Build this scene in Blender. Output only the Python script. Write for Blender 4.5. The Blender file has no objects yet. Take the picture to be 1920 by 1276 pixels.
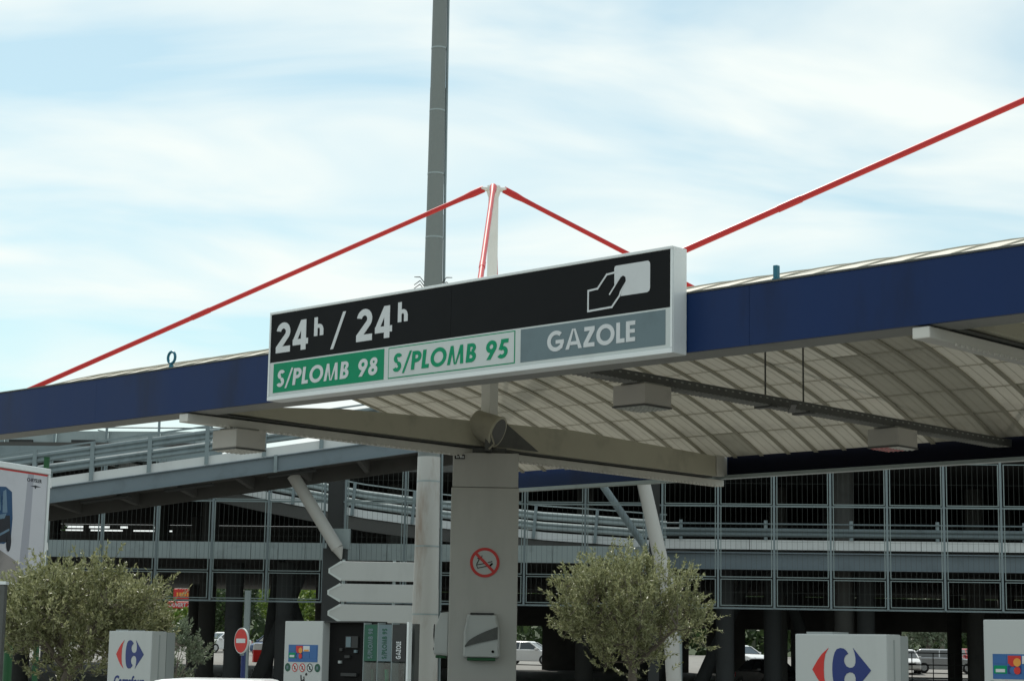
import bpy, bmesh, math, random
import numpy as np
from mathutils import Vector, Matrix
random.seed(7); RNG = np.random.default_rng(11)
scn = bpy.context.scene
COL = scn.collection
# ------------------------------------------------------------------ camera
# World frame: X along the canopy front edge, Y from its front to its rear, Z up,
# origin on the ground under the canopy mast.
EYE = Vector((22.1414, -22.7835, 1.7))
YAW, PITCH, ROLL, FOC = -0.76002, 0.160487, 0.017123, 3632.36 / 1920 * 36
Fh = Vector((math.sin(YAW), math.cos(YAW), 0)); Rh = Vector((math.cos(YAW), -math.sin(YAW), 0))
fw = Fh * math.cos(PITCH) + Vector((0, 0, math.sin(PITCH)))
up0 = Rh.cross(fw)
rt = Rh * math.cos(ROLL) + up0 * math.sin(ROLL); up = up0 * math.cos(ROLL) - Rh * math.sin(ROLL)
cd = bpy.data.cameras.new('camera'); cam = bpy.data.objects.new('camera', cd); COL.objects.link(cam)
cam.matrix_world = Matrix(((rt.x, up.x, -fw.x, EYE.x), (rt.y, up.y, -fw.y, EYE.y), (rt.z, up.z, -fw.z, EYE.z), (0, 0, 0, 1)))
cd.sensor_width = 36; cd.lens = FOC; cd.clip_start = .1; cd.clip_end = 6000
scn.camera = cam
SITE_ROT = -YAW            # second frame: metres right / ahead of the camera's ground point
def S(r, d, z=0.0):
    v = Vector((EYE.x, EYE.y, 0)) + Rh * r + Fh * d; v.z = z; return v
# ------------------------------------------------------------------ world, sun, exposure
SUN_EL = math.radians(56)
sd = (Rh * -.30 + Fh * .95).normalized()
to_sun = (sd * math.cos(SUN_EL) + Vector((0, 0, math.sin(SUN_EL)))).normalized()
w = bpy.data.worlds.new('World'); scn.world = w; w.use_nodes = True
nt = w.node_tree; nt.nodes.clear()
def N(t, **k):
    n = nt.nodes.new(t)
    for a, b in k.items(): setattr(n, a, b)
    return n
sky = N('ShaderNodeTexSky', sky_type='NISHITA', sun_disc=False, sun_elevation=SUN_EL, sun_rotation=math.atan2(sd.x, sd.y), altitude=50, air_density=1.0, dust_density=1.0, ozone_density=1.5)
tc = N('ShaderNodeTexCoord'); sep = N('ShaderNodeSeparateXYZ'); nt.links.new(tc.outputs['Generated'], sep.inputs[0])
zz = N('ShaderNodeMath', operation='MAXIMUM'); nt.links.new(sep.outputs['Z'], zz.inputs[0]); zz.inputs[1].default_value = 0.02
zp = N('ShaderNodeMath', operation='ADD'); nt.links.new(zz.outputs[0], zp.inputs[0]); zp.inputs[1].default_value = .22
dv = N('ShaderNodeVectorMath', operation='DIVIDE'); cmb = N('ShaderNodeCombineXYZ')
for i in range(3): nt.links.new(zp.outputs[0], cmb.inputs[i])
nt.links.new(tc.outputs['Generated'], dv.inputs[0]); nt.links.new(cmb.outputs[0], dv.inputs[1])
mr = N('ShaderNodeMapping'); mr.inputs['Rotation'].default_value = (0, 0, -SITE_ROT - .12); nt.links.new(dv.outputs[0], mr.inputs[0])
mp = N('ShaderNodeMapping'); mp.inputs['Scale'].default_value = (1.15, 2.0, 1); mp.inputs['Location'].default_value = (3.1, 1.7, 0)
nt.links.new(mr.outputs[0], mp.inputs[0])
n1 = N('ShaderNodeTexNoise'); n1.inputs['Scale'].default_value = 1.75; n1.inputs['Detail'].default_value = 5; n1.inputs['Roughness'].default_value = .46; n1.inputs['Distortion'].default_value = .5
nt.links.new(mp.outputs[0], n1.inputs['Vector'])
rp = N('ShaderNodeValToRGB'); rp.color_ramp.elements[0].position = .37; rp.color_ramp.elements[0].color = (.30, .30, .30, 1)
rp.color_ramp.elements[1].position = .60; rp.color_ramp.elements[1].color = (1, 1, 1, 1)
nt.links.new(n1.outputs['Fac'], rp.inputs[0])
mx = N('ShaderNodeMix', data_type='RGBA'); nt.links.new(rp.outputs[0], mx.inputs['Factor'])
tint = N('ShaderNodeMix', data_type='RGBA', blend_type='MULTIPLY'); tint.inputs['Factor'].default_value = 1; tint.inputs['B'].default_value = (1.05, 1.36, 1.20, 1)
nt.links.new(sky.outputs[0], tint.inputs['A']); nt.links.new(tint.outputs['Result'], mx.inputs['A']); mx.inputs['B'].default_value = (9.4, 10.1, 9.8, 1)
bg = N('ShaderNodeBackground'); bg.inputs['Strength'].default_value = .1
out = N('ShaderNodeOutputWorld'); nt.links.new(mx.outputs['Result'], bg.inputs[0]); nt.links.new(bg.outputs[0], out.inputs[0])
sl = bpy.data.lights.new('sun', 'SUN'); sl.energy = 3.6; sl.angle = math.radians(.6); sl.color = (1, .955, .88)
so = bpy.data.objects.new('sun', sl); COL.objects.link(so); so.rotation_euler = to_sun.to_track_quat('Z', 'Y').to_euler(); so.location = (0, 0, 40)
vs = scn.view_settings; vs.view_transform = 'Standard'; vs.look = 'None'; vs.exposure = 0.0; vs.gamma = 1; vs.use_curve_mapping = False
scn.render.engine = 'CYCLES'; scn.cycles.use_denoising = True; scn.cycles.max_bounces = 8; scn.cycles.transparent_max_bounces = 12
scn.cycles.sample_clamp_indirect = 6
# ------------------------------------------------------------------ materials
MATS = {}
def mat(name, col, rough=.6, metal=0, var=.12, scale=6, bump=.0, streak=0, spec=.4, transl=0, dirt=None):
    m = bpy.data.materials.new(name); m.use_nodes = True; t = m.node_tree; b = t.nodes['Principled BSDF']; L = t.links
    b.inputs['Roughness'].default_value = rough; b.inputs['Metallic'].default_value = metal; b.inputs['Specular IOR Level'].default_value = spec
    co = t.nodes.new('ShaderNodeTexCoord'); no = t.nodes.new('ShaderNodeTexNoise'); no.inputs['Scale'].default_value = scale; no.inputs['Detail'].default_value = 6
    no.inputs['Roughness'].default_value = .62
    ma = t.nodes.new('ShaderNodeMapping'); L.new(co.outputs['Object'], ma.inputs[0]); L.new(ma.outputs[0], no.inputs['Vector'])
    if streak: ma.inputs['Scale'].default_value = (1, 1, streak)
    r = t.nodes.new('ShaderNodeValToRGB'); c = Vector(col)
    dk = Vector(dirt) if dirt else c * (1 - 1.6 * var)
    r.color_ramp.elements[0].position = .3; r.color_ramp.elements[0].color = (*dk, 1)
    r.color_ramp.elements[1].position = .66; r.color_ramp.elements[1].color = (*(c * (1 + .35 * var)), 1)
    e = r.color_ramp.elements.new(.46); e.color = (*c, 1)
    L.new(no.outputs['Fac'], r.inputs[0]); L.new(r.outputs[0], b.inputs['Base Color'])
    if bump:
        bp = t.nodes.new('ShaderNodeBump'); bp.inputs['Strength'].default_value = bump; bp.inputs['Distance'].default_value = .02
        n2 = t.nodes.new('ShaderNodeTexNoise'); n2.inputs['Scale'].default_value = scale * 7; n2.inputs['Detail'].default_value = 4
        L.new(co.outputs['Object'], n2.inputs['Vector']); L.new(n2.outputs['Fac'], bp.inputs['Height']); L.new(bp.outputs[0], b.inputs['Normal'])
    rr = t.nodes.new('ShaderNodeMapRange'); rr.inputs['To Min'].default_value = max(.03, rough - .12); rr.inputs['To Max'].default_value = min(1, rough + .12)
    L.new(no.outputs['Fac'], rr.inputs['Value']); L.new(rr.outputs[0], b.inputs['Roughness'])
    if transl:
        tr = t.nodes.new('ShaderNodeBsdfTranslucent'); L.new(r.outputs[0], tr.inputs['Color'])
        ms = t.nodes.new('ShaderNodeMixShader'); ms.inputs[0].default_value = transl
        L.new(b.outputs[0], ms.inputs[1]); L.new(tr.outputs[0], ms.inputs[2]); L.new(ms.outputs[0], t.nodes['Material Output'].inputs[0])
    MATS[name] = m; return m
def glass(name, col, rough=.05):
    m = mat(name, col, rough, 0, .05, 2, spec=.8); return m
M = MATS
mat('asphalt', (.20, .195, .18), .9, 0, .18, .6, .3)
mat('concrete', (.42, .41, .38), .85, 0, .14, 1.2, .2)
mat('kerb', (.5, .49, .46), .85, 0, .14, 2, .2)
mat('blue_paint', (.0035, .022, .092), .48, 0, .22, 1.1, 0, .25, spec=.22)
mat('deep_shade', (.003, .004, .011), .7, 0, .2, 2, spec=.1)  # near-black tone, deep shade under the roof put into the colour
mat('soffit_grey', (.27, .275, .26), .6, 0, .16, 1.2)
mat('lamp_paint', (.48, .465, .43), .5, 0, .1, 2)
mat('beige_steel', (.45, .435, .345), .65, 0, .16, 1.1, .05)
mat('canopy_white', (.60, .595, .55), .5, 0, .1, 1.5)
mat('rib_beige', (.36, .345, .275), .7, 0, .12, 2)
mat('roof_sheet', (.62, .603, .515), .7, 0, .14, 1.0, 0, transl=.075)
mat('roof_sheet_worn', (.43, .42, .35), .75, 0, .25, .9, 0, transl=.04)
mat('batten', (.40, .38, .30), .8, 0, .1, 3)
mat('cladding', (.46, .458, .432), .5, 0, .075, .9, .02, .3)
mat('mast_white', (.72, .73, .70), .45, 0, .06, 1.5)
mat('red_paint', (.50, .022, .022), .38, 0, .10, 2)
mat('steel_dark', (.10, .105, .10), .55, .3, .15, 4)
mat('galv', (.20, .25, .265), .5, .25, .16, 2.2, 0, .4)
mat('galv_dim', (.13, .165, .175), .55, .2, .16, 2.2)
mat('galv_light', (.30, .355, .36), .45, .2, .12, 2)
mat('galv_beam', (.15, .19, .215), .5, .2, .14, .8)
mat('frame_paint', (.20, .25, .25), .5, .1, .1, 2)
mat('conc_white', (.62, .65, .65), .8, 0, .08, .9, 0, .3)
mat('wire', (.06, .07, .065), .6, .2, .1, 3)
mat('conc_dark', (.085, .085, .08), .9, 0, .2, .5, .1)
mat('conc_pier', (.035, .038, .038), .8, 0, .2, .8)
mat('pole_upper', (.19, .215, .21), .6, .1, .14, 1.2, 0, .2)
mat('pole_paint', (.47, .48, .46), .55, .05, .16, 1.4, 0, .22, dirt=(.30, .25, .205))
mat('sign_frame', (.72, .76, .76), .35, .1, .06, 2)
mat('sign_black', (.007, .008, .009), .6, 0, .1, 3, spec=.13)
mat('sign_green', (.004, .25, .12), .45, 0, .08, 2, spec=.15)
mat('sign_white', (.56, .61, .60), .45, 0, .06, 2, spec=.25)
mat('sign_grey', (.145, .20, .22), .45, 0, .08, 2, spec=.2)
mat('letter_white', (.60, .63, .64), .4, 0, .03, 3)
mat('letter_green', (.005, .27, .13), .45, 0, .04, 3, spec=.15)
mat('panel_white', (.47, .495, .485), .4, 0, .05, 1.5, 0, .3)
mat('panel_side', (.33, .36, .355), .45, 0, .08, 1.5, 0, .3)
mat('black_plastic', (.007, .007, .007), .7, 0, .2, 8, spec=.12)
mat('dark_grey', (.028, .03, .03), .6, 0, .2, 6)
mat('logo_red', (.55, .025, .02), .4, 0, .04, 3)
mat('logo_blue', (.012, .03, .16), .4, 0, .04, 3)
mat('decal_blue', (.03, .12, .32), .4, 0, .1, 9)
mat('decal_orange', (.70, .30, .05), .4, 0, .1, 9)
mat('decal_teal', (.02, .28, .34), .4, 0, .08, 4)
mat('deep_green', (.008, .085, .05), .4, 0, .1, 4)
mat('rubber', (.018, .018, .018), .7, 0, .2, 6)
mat('green_paint', (.012, .085, .028), .5, 0, .1, 3)
mat('blue_post', (.015, .03, .13), .45, 0, .1, 3)
mat('poster', (.55, .56, .60), .4, 0, .08, .8)
mat('poster_shade', (.36, .37, .42), .4, 0, .08, .8)
mat('poster_ground', (.28, .26, .25), .5, 0, .25, 1.6)
mat('poster_car', (.012, .06, .15), .3, 0, .2, 3)
mat('poster_carlight', (.13, .21, .29), .3, 0, .2, 3)
mat('poster_dark', (.01, .012, .02), .4, 0, .2, 3)
mat('lens', (.55, .56, .52), .15, 0, .25, 30, spec=.8)
mat('lens_red', (.45, .05, .06), .2, 0, .1, 10, spec=.8)
mat('insulator', (.75, .76, .74), .4, 0, .05, 3)
mat('bark', (.15, .13, .105), .95, 0, .3, 9, .5)
mat('car_white', (.78, .79, .79), .2, 0, .03, 2, spec=.7)
mat('car_silver', (.45, .46, .47), .22, .5, .04, 2, spec=.7)
mat('car_blue', (.03, .07, .16), .2, .1, .05, 2, spec=.7)
mat('car_red', (.30, .02, .02), .2, 0, .05, 2, spec=.7)
mat('car_dark', (.03, .032, .035), .2, 0, .05, 2, spec=.7)
mat('chrome', (.6, .6, .6), .15, 1, .05, 5)
mat('teal_spike', (.02, .14, .2), .4, .2, .1, 4)
mat('cable', (.06, .06, .06), .6, 0, .1, 4)
glass('car_glass', (.03, .04, .045))
def clearglass():
    m = bpy.data.materials.new('thin_glass'); m.use_nodes = True; t = m.node_tree
    a = t.nodes.new('ShaderNodeBsdfTransparent'); a.inputs[0].default_value = (.80, .86, .85, 1); g = t.nodes.new('ShaderNodeBsdfGlossy'); g.inputs['Roughness'].default_value = .05
    x = t.nodes.new('ShaderNodeMixShader'); x.inputs[0].default_value = .12
    t.links.new(a.outputs[0], x.inputs[1]); t.links.new(g.outputs[0], x.inputs[2]); t.links.new(x.outputs[0], t.nodes['Material Output'].inputs[0]); M['thin_glass'] = m
clearglass()
def leafmat(name, ca, cb, tr=.3, rough=.45):
    m = bpy.data.materials.new(name); m.use_nodes = True; t = m.node_tree; b = t.nodes['Principled BSDF']; L = t.links
    gi = t.nodes.new('ShaderNodeNewGeometry'); r = t.nodes.new('ShaderNodeValToRGB'); r.color_ramp.elements[0].color = (*ca, 1); r.color_ramp.elements[1].color = (*cb, 1)
    L.new(gi.outputs['Random Per Island'], r.inputs[0]); L.new(r.outputs[0], b.inputs['Base Color']); b.inputs['Roughness'].default_value = rough
    b.inputs['Specular IOR Level'].default_value = .5
    x = t.nodes.new('ShaderNodeBsdfTranslucent'); L.new(r.outputs[0], x.inputs[0]); s = t.nodes.new('ShaderNodeMixShader'); s.inputs[0].default_value = tr
    L.new(b.outputs[0], s.inputs[1]); L.new(x.outputs[0], s.inputs[2]); L.new(s.outputs[0], t.nodes['Material Output'].inputs[0]); M[name] = m
leafmat('olive_leaf', (.13, .145, .05), (.43, .445, .255))
leafmat('dark_leaf', (.018, .04, .012), (.06, .10, .03))
leafmat('bright_leaf', (.06, .12, .015), (.17, .24, .04))
leafmat('pale_leaf', (.10, .14, .08), (.25, .29, .20))
# ------------------------------------------------------------------ mesh helpers
class MB:
    def __init__(s): s.v = []; s.f = []; s.m = []
    def add(s, vs, fs, mi=0):
        k = len(s.v); s.v += [tuple(v) for v in vs]; s.f += [tuple(i + k for i in f) for f in fs]; s.m += [mi] * len(fs); return s
    def box(s, x0, x1, y0, y1, z0, z1, mi=0):
        v = [(x, y, z) for x in (x0, x1) for y in (y0, y1) for z in (z0, z1)]
        return s.add(v, [(0, 1, 3, 2), (4, 6, 7, 5), (0, 4, 5, 1), (2, 3, 7, 6), (0, 2, 6, 4), (1, 5, 7, 3)], mi)
    def hexa(s, bot, top, mi=0):
        return s.add(list(bot) + list(top), [(3, 2, 1, 0), (4, 5, 6, 7), (0, 1, 5, 4), (1, 2, 6, 5), (2, 3, 7, 6), (3, 0, 4, 7)], mi)
    def tube(s, p0, p1, r0, r1=None, n=12, caps=True, mi=0):
        r1 = r0 if r1 is None else r1; p0 = Vector(p0); p1 = Vector(p1); a = (p1 - p0).normalized()
        t = Vector((0, 0, 1)) if abs(a.z) < .9 else Vector((1, 0, 0)); x = a.cross(t).normalized(); y = a.cross(x)
        vs = []
        for p, r in ((p0, r0), (p1, r1)):
            for i in range(n):
                q = 2 * math.pi * i / n; vs.append(p + x * (r * math.cos(q)) + y * (r * math.sin(q)))
        fs = [(i, (i + 1) % n, n + (i + 1) % n, n + i) for i in range(n)]
        if caps: fs += [tuple(range(n))[::-1], tuple(range(n, 2 * n))]
        return s.add(vs, fs, mi)
    def chain(s, pts, rad, n=8, mi=0):
        pts = [Vector(p) for p in pts]; vs = []; x = None
        for i, p in enumerate(pts):
            a = (pts[min(i + 1, len(pts) - 1)] - pts[max(i - 1, 0)]).normalized()
            if x is None: x = a.cross(Vector((0, 0, 1)) if abs(a.z) < .9 else Vector((1, 0, 0))).normalized()
            x = (x - a * x.dot(a)).normalized(); y = a.cross(x); r = rad[i] if hasattr(rad, '__len__') else rad
            for k in range(n):
                q = 2 * math.pi * k / n; vs.append(p + x * (r * math.cos(q)) + y * (r * math.sin(q)))
        fs = []
        for i in range(len(pts) - 1):
            for k in range(n): fs.append((i * n + k, i * n + (k + 1) % n, (i + 1) * n + (k + 1) % n, (i + 1) * n + k))
        fs += [tuple(range(n))[::-1], tuple(range((len(pts) - 1) * n, len(pts) * n))]
        return s.add(vs, fs, mi)
    def prism(s, poly, y0, y1, mi=0):      # poly in (x, z), pushed along y (front face at y0)
        n = len(poly); vs = [(x, y0, z) for x, z in poly] + [(x, y1, z) for x, z in poly]
        return s.add(vs, [tuple(range(n)), tuple(range(n, 2 * n))[::-1]] + [(i, n + i, n + (i + 1) % n, (i + 1) % n) for i in range(n)], mi)
    def strip(s, A, B, y0, y1, mi=0):      # band between two polylines in (x, z)
        for i in range(len(A) - 1): s.prism([A[i], A[i + 1], B[i + 1], B[i]], y0, y1, mi)
        return s
    def mesh(s, name, mats):
        me = bpy.data.meshes.new(name); me.from_pydata(s.v, [], s.f)
        for m in (mats if isinstance(mats, (list, tuple)) else [mats]): me.materials.append(M[m])
        if any(s.m): me.polygons.foreach_set('material_index', s.m)
        bm = bmesh.new(); bm.from_mesh(me); bmesh.ops.recalc_face_normals(bm, faces=bm.faces); bm.to_mesh(me); bm.free()
        me.update(); return me
    def build(s, name, mats, parent=None, bevel=0, smooth=False, loc=None, rz=0, kind=None):
        o = ob(name, s.mesh(name, mats), parent, loc, rz, kind)
        if smooth: shade(o)
        if bevel:
            b = o.modifiers.new('bevel', 'BEVEL'); b.width = bevel; b.segments = 2; b.limit_method = 'ANGLE'; b.angle_limit = math.radians(40)
        return o
def shade(o, ang=40):
    me = o.data; me.polygons.foreach_set('use_smooth', [True] * len(me.polygons)); me.set_sharp_from_angle(angle=math.radians(ang))
def ob(name, me, parent=None, loc=None, rz=0, kind=None):
    o = bpy.data.objects.new(name, me); COL.objects.link(o); o.parent = parent
    if loc is not None: o.location = loc
    if rz: o.rotation_euler = (0, 0, rz)
    if kind: o['kind'] = kind
    return o
def tag(o, label, cat, group=None):
    o['label'] = label; o['category'] = cat
    if group: o['group'] = group
    return o
def thing(name, label, cat, loc=(0, 0, 0), rz=0, group=None):
    o = bpy.data.objects.new(name, None); COL.objects.link(o); o.location = loc; o.rotation_euler = (0, 0, rz); o.empty_display_size = .3
    return tag(o, label, cat, group)
def copy_tree(o, parent=None):
    c = o.copy(); COL.objects.link(c); c.parent = parent
    for ch in [k for k in bpy.data.objects if k.parent == o]: copy_tree(ch, c)
    return c
def text_mesh(body, size, mats, bold=0, shear=0, xs=1.0, extrude=.002):
    cu = bpy.data.curves.new('t', 'FONT'); cu.body = body; cu.size = size; cu.offset = bold; cu.shear = shear; cu.extrude = extrude; cu.resolution_u = 3
    o = bpy.data.objects.new('t', cu); COL.objects.link(o); dg = bpy.context.evaluated_depsgraph_get(); dg.update()
    me = bpy.data.meshes.new_from_object(o.evaluated_get(dg)); bpy.data.objects.remove(o); bpy.data.curves.remove(cu)
    for v in me.vertices: v.co = Vector((v.co.x * xs, -v.co.z, v.co.y))
    me.materials.clear(); me.materials.append(M[mats]); return me
# geometric bold sans alphabet, cap height 1: lists of convex pieces
def _arc(cx, cy, rx, ry, a0, a1, wx, n=14):
    A = []; B = []
    for i in range(n + 1):
        q = math.radians(a0 + (a1 - a0) * i / n); A.append((cx + rx * math.cos(q), cy + ry * math.sin(q))); B.append((cx + (rx - wx) * math.cos(q), cy + (ry - wx) * math.sin(q)))
    return [[A[i], A[i + 1], B[i + 1], B[i]] for i in range(n)]
def _r(x0, y0, x1, y1): return [[(x0, y0), (x1, y0), (x1, y1), (x0, y1)]]
def _p(b0, b1, t0, t1, y0=0, y1=1): return [[(b0, y0), (b1, y0), (t1, y1), (t0, y1)]]
W_ = .205
GL = {
 'S': (.60, [_arc(.28, .735, .27, .275, 25, 268, W_), _arc(.27, .275, .285, .285, 88, -155, W_)]),
 '/': (.52, [_p(.0, .13, .38, .51, -.12, 1.06)]),
 'P': (.64, [_r(0, 0, W_, 1), _arc(.30, .69, .31, .31, 90, -90, W_), _r(W_, 1 - W_, .30, 1), _r(W_, .38, .30, .38 + W_)]),
 'L': (.48, [_r(0, 0, W_, 1), _r(W_, 0, .46, W_)]),
 'O': (1.06, [_arc(.51, .5, .51, .52, 0, 360, W_, 32)]),
 'M': (1.12, [_p(0, .19, .12, .29), _p(.83, 1.02, .73, .90), _p(.44, .51, .14, .29), _p(.51, .58, .73, .88)]),
 'B': (.66, [_r(0, 0, W_, 1), _arc(.30, .75, .25, .25, 90, -90, W_ * .9), _arc(.32, .285, .285, .285, 90, -90, W_), _r(W_, 1 - W_ * .9, .30, 1), _r(W_, .405, .31, .57), _r(W_, 0, .32, W_)]),
 'G': (1.02, [_arc(.51, .5, .51, .52, 48, 318, W_, 26), _r(.50, .36, .98, .36 + W_ * .9), _p(.72, .88, .78, .98, .10, .40)]),
 'A': (.98, [_p(0, .2, .38, .48), _p(.74, .94, .46, .56), _r(.22, .2, .74, .2 + W_ * .85)]),
 'Z': (.66, [_r(.04, 1 - W_, .62, 1), _r(0, 0, .62, W_), _p(.0, .26, .36, .62, W_, 1 - W_)]),
 'E': (.56, [_r(0, 0, W_, 1), _r(W_, 0, .5, W_), _r(W_, 1 - W_, .5, 1), _r(W_, .42, .48, .42 + W_ * .9)]),
 '2': (.72, [_arc(.33, .69, .32, .32, 170, -34, W_), [[(0, W_), (.30, W_), (.597, .512), (.425, .625)]], _r(0, 0, .66, W_)]),
 '4': (.74, [_r(.38, 0, .38 + W_ * 1.08, 1), _p(0, .20, .36, .56, .34, 1), _r(0, .18, .70, .18 + W_ * .95)]),
 'h': (.58, [_r(0, 0, W_, 1.05), _arc(.285, .37, .255, .29, 0, 150, W_), _r(.355, 0, .355 + W_, .38)]),
 '9': (.68, [_arc(.32, .68, .32, .33, 0, 360, W_, 22), _p(.10, .33, .40, .63, 0, .56)]),
 '8': (.68, [_arc(.31, .755, .25, .255, 0, 360, W_ * .88, 20), _arc(.31, .285, .305, .295, 0, 360, W_, 22)]),
 '5': (.68, [_r(.14, 1 - W_, .58, 1), _p(.05, .24, .13, .31, .46, 1 - W_), _arc(.27, .315, .33, .325, 130, -140, W_)]),
 ' ': (.34, []), }
def letters(body, height, width=None, slant=0, depth=.004):
    mb = MB(); x = 0; k = 0
    for ch in body:
        adv, parts = GL[ch]
        for pcs in parts:
            k += 1; y0 = -depth - .0005 * (k % 5)
            for pc in pcs: mb.prism([(x + a + slant * b, b) for a, b in pc], y0, 0)
        x += adv + .06
    sx = (width / (x - .06)) if width else height
    mb.v = [(a * sx, b, c * height) for a, b, c in mb.v]; return mb
T_D = [-200, 78, 100, 120, 140, 170, 220, 3000]; T_Z = [0, 0, .55, 1.05, 1.5, 1.8, 2.0, 2.0]
def TZ(d): return float(np.interp(d, T_D, T_Z))
# ------------------------------------------------------------------ ground
def ground():
    ds = [-400, -50, 0, 20, 40, 60, 78, 85, 92, 100, 110, 120, 130, 140, 155, 170, 195, 220, 400, 900, 2800]; rs = [-2000, -400, -100, -50, -25, 0, 25, 50, 100, 400, 2000]
    vs = []
    for d in ds:
        for r in rs: vs.append((r, d, TZ(d)))
    n = len(rs); fs = [(i * n + j, i * n + j + 1, (i + 1) * n + j + 1, (i + 1) * n + j) for i in range(len(ds) - 1) for j in range(n - 1)]
    o = MB().add(vs, fs).build('ground', 'asphalt', loc=S(0, 0), rz=SITE_ROT, kind='structure')
    for (x0, x1, y0, y1) in ((-4.2, 6.4, -6.5, -4.7), (9.6, 17.5, -7.6, -5.6)):
        MB().box(x0, x1, y0, y1, -.02, .14).build('pavement', 'kerb', bevel=.02, kind='structure')
    MB().box(-.9, .9, -1.2, 1.2, -.02, .14).build('pavement', 'kerb', bevel=.02, kind='structure')
ground()
# ------------------------------------------------------------------ fuel canopy
CW = 6.2356; CX0, CX1 = -6.15, 30.0
canopy = thing('fuel_canopy', 'large fuel station canopy with navy blue fascia, ribbed vault roof and red tie rods', 'canopy')
x = CX0
while x < CX1 - .1:
    x1 = min(x + 4.015, CX1); MB().box(x + .0015, x1 - .0015, -CW + random.uniform(-.002, .002), -CW + .05, 5.0, 5.648).build('fascia_panel', 'blue_paint', canopy)
    MB().box(x + .0015, x1 - .0015, CW - .05, CW, 5.065, 5.648).build('rear_fascia_panel', 'blue_paint', canopy); x = x1
MB().box(.25, CX1, CW - .075, CW - .053, 5.066, 5.50).build('rear_shade_sheet', 'deep_shade', canopy)  # added dark sheet: paints the shade on the rear fascia's inner face
MB().box(CX0, CX1, -CW + .053, -CW + .52, 5.004, 5.045).build('soffit', 'soffit_grey', canopy, bevel=.006)
MB().box(CX0, CX1, -CW + .30, -CW + .42, 5.048, 5.42).build('edge_beam', 'soffit_grey', canopy)
MB().box(CX0, CX1, -CW - .012, -CW + .16, 5.652, 5.672).build('capping', 'steel_dark', canopy)
MB().box(CX0, CX1, CW - .14, CW + .06, 5.0, 5.062).build('trim', 'galv_light', canopy)
def vz(y): return 5.40 + 1.455 * (1 - (y / 6.1) ** 2)
NY = 16; YS = [-6.1 + 12.2 * j / NY for j in range(NY + 1)]; PITCH_R = .6
def rib_mesh():
    mb = MB(); n = 28; ys = [-6.1 + 12.2 * i / n for i in range(n + 1)]; vs = []
    for y in ys: vs += [(-.045, y, vz(y) - .03), (.045, y, vz(y) - .03), (.012, y, vz(y) + .02), (-.012, y, vz(y) + .02)]
    fs = [(i * 4 + k, i * 4 + (k + 1) % 4, (i + 1) * 4 + (k + 1) % 4, (i + 1) * 4 + k) for i in range(n) for k in range(4)] + [(3, 2, 1, 0), (n * 4, n * 4 + 1, n * 4 + 2, n * 4 + 3)]
    return mb.add(vs, fs).mesh('rib', 'rib_beige')
ribm = rib_mesh(); NS = int((CX1 - CX0) / PITCH_R)
for i in range(NS + 1): ob('rib', ribm, canopy, (CX0 + .02 + i * PITCH_R, 0, 0))
def panel_piece(mb, x, j):
    y0, y1 = YS[j], YS[j + 1]; ym = (y0 + y1) / 2
    for a, b in ((y0, ym), (ym, y1)):
        mb.add([(x, a, vz(a)), (x + PITCH_R, a, vz(a)), (x + PITCH_R, b, vz(b)), (x, b, vz(b))], [(0, 1, 2, 3)], 0)
    mb.add([(x + .03, y0 + .002, vz(y0) - .012), (x + PITCH_R - .03, y0 + .002, vz(y0) - .012), (x + PITCH_R - .03, y0 + .026, vz(y0 + .026) - .012), (x + .03, y0 + .026, vz(y0 + .026) - .012)], [(0, 1, 2, 3)], 1)
    for q in (.2, .4):
        mb.add([(x + q, y0 + .03, vz(y0 + .03) - .004), (x + q + .012, y0 + .03, vz(y0 + .03) - .004), (x + q + .012, ym, vz(ym) - .004), (x + q, ym, vz(ym) - .004)], [(0, 1, 2, 3)], 1)
        mb.add([(x + q, ym, vz(ym) - .004), (x + q + .012, ym, vz(ym) - .004), (x + q + .012, y1, vz(y1) - .004), (x + q, y1, vz(y1) - .004)], [(0, 1, 2, 3)], 1)
cand = []
for i in range(NS):
    for j in range(NY):
        x = CX0 + .02 + i * PITCH_R; c = Vector((x + .3, (YS[j] + YS[j + 1]) / 2, vz((YS[j] + YS[j + 1]) / 2))); v = c - EYE
        D = v.dot(fw); px = v.dot(rt) / D; t = (-CW - EYE.y) / v.y; zc = EYE.z + v.z * t
        cand.append((0 if (abs(px) < .275 and zc < 5.02 and c.x > -.5) else 1, D, i, j))
cand.sort(); pm = {}
for j in range(NY):
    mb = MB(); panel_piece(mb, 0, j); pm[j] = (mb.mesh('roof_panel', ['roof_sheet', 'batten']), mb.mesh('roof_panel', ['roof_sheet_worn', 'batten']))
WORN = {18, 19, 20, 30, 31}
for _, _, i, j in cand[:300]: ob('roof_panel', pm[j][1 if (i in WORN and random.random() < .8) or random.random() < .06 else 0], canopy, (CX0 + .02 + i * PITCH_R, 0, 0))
mb = MB()
for _, _, i, j in cand[300:]: panel_piece(mb, CX0 + .02 + i * PITCH_R, j)
mb.build('roof_panels', ['roof_sheet', 'batten'], canopy, kind='stuff')
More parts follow.
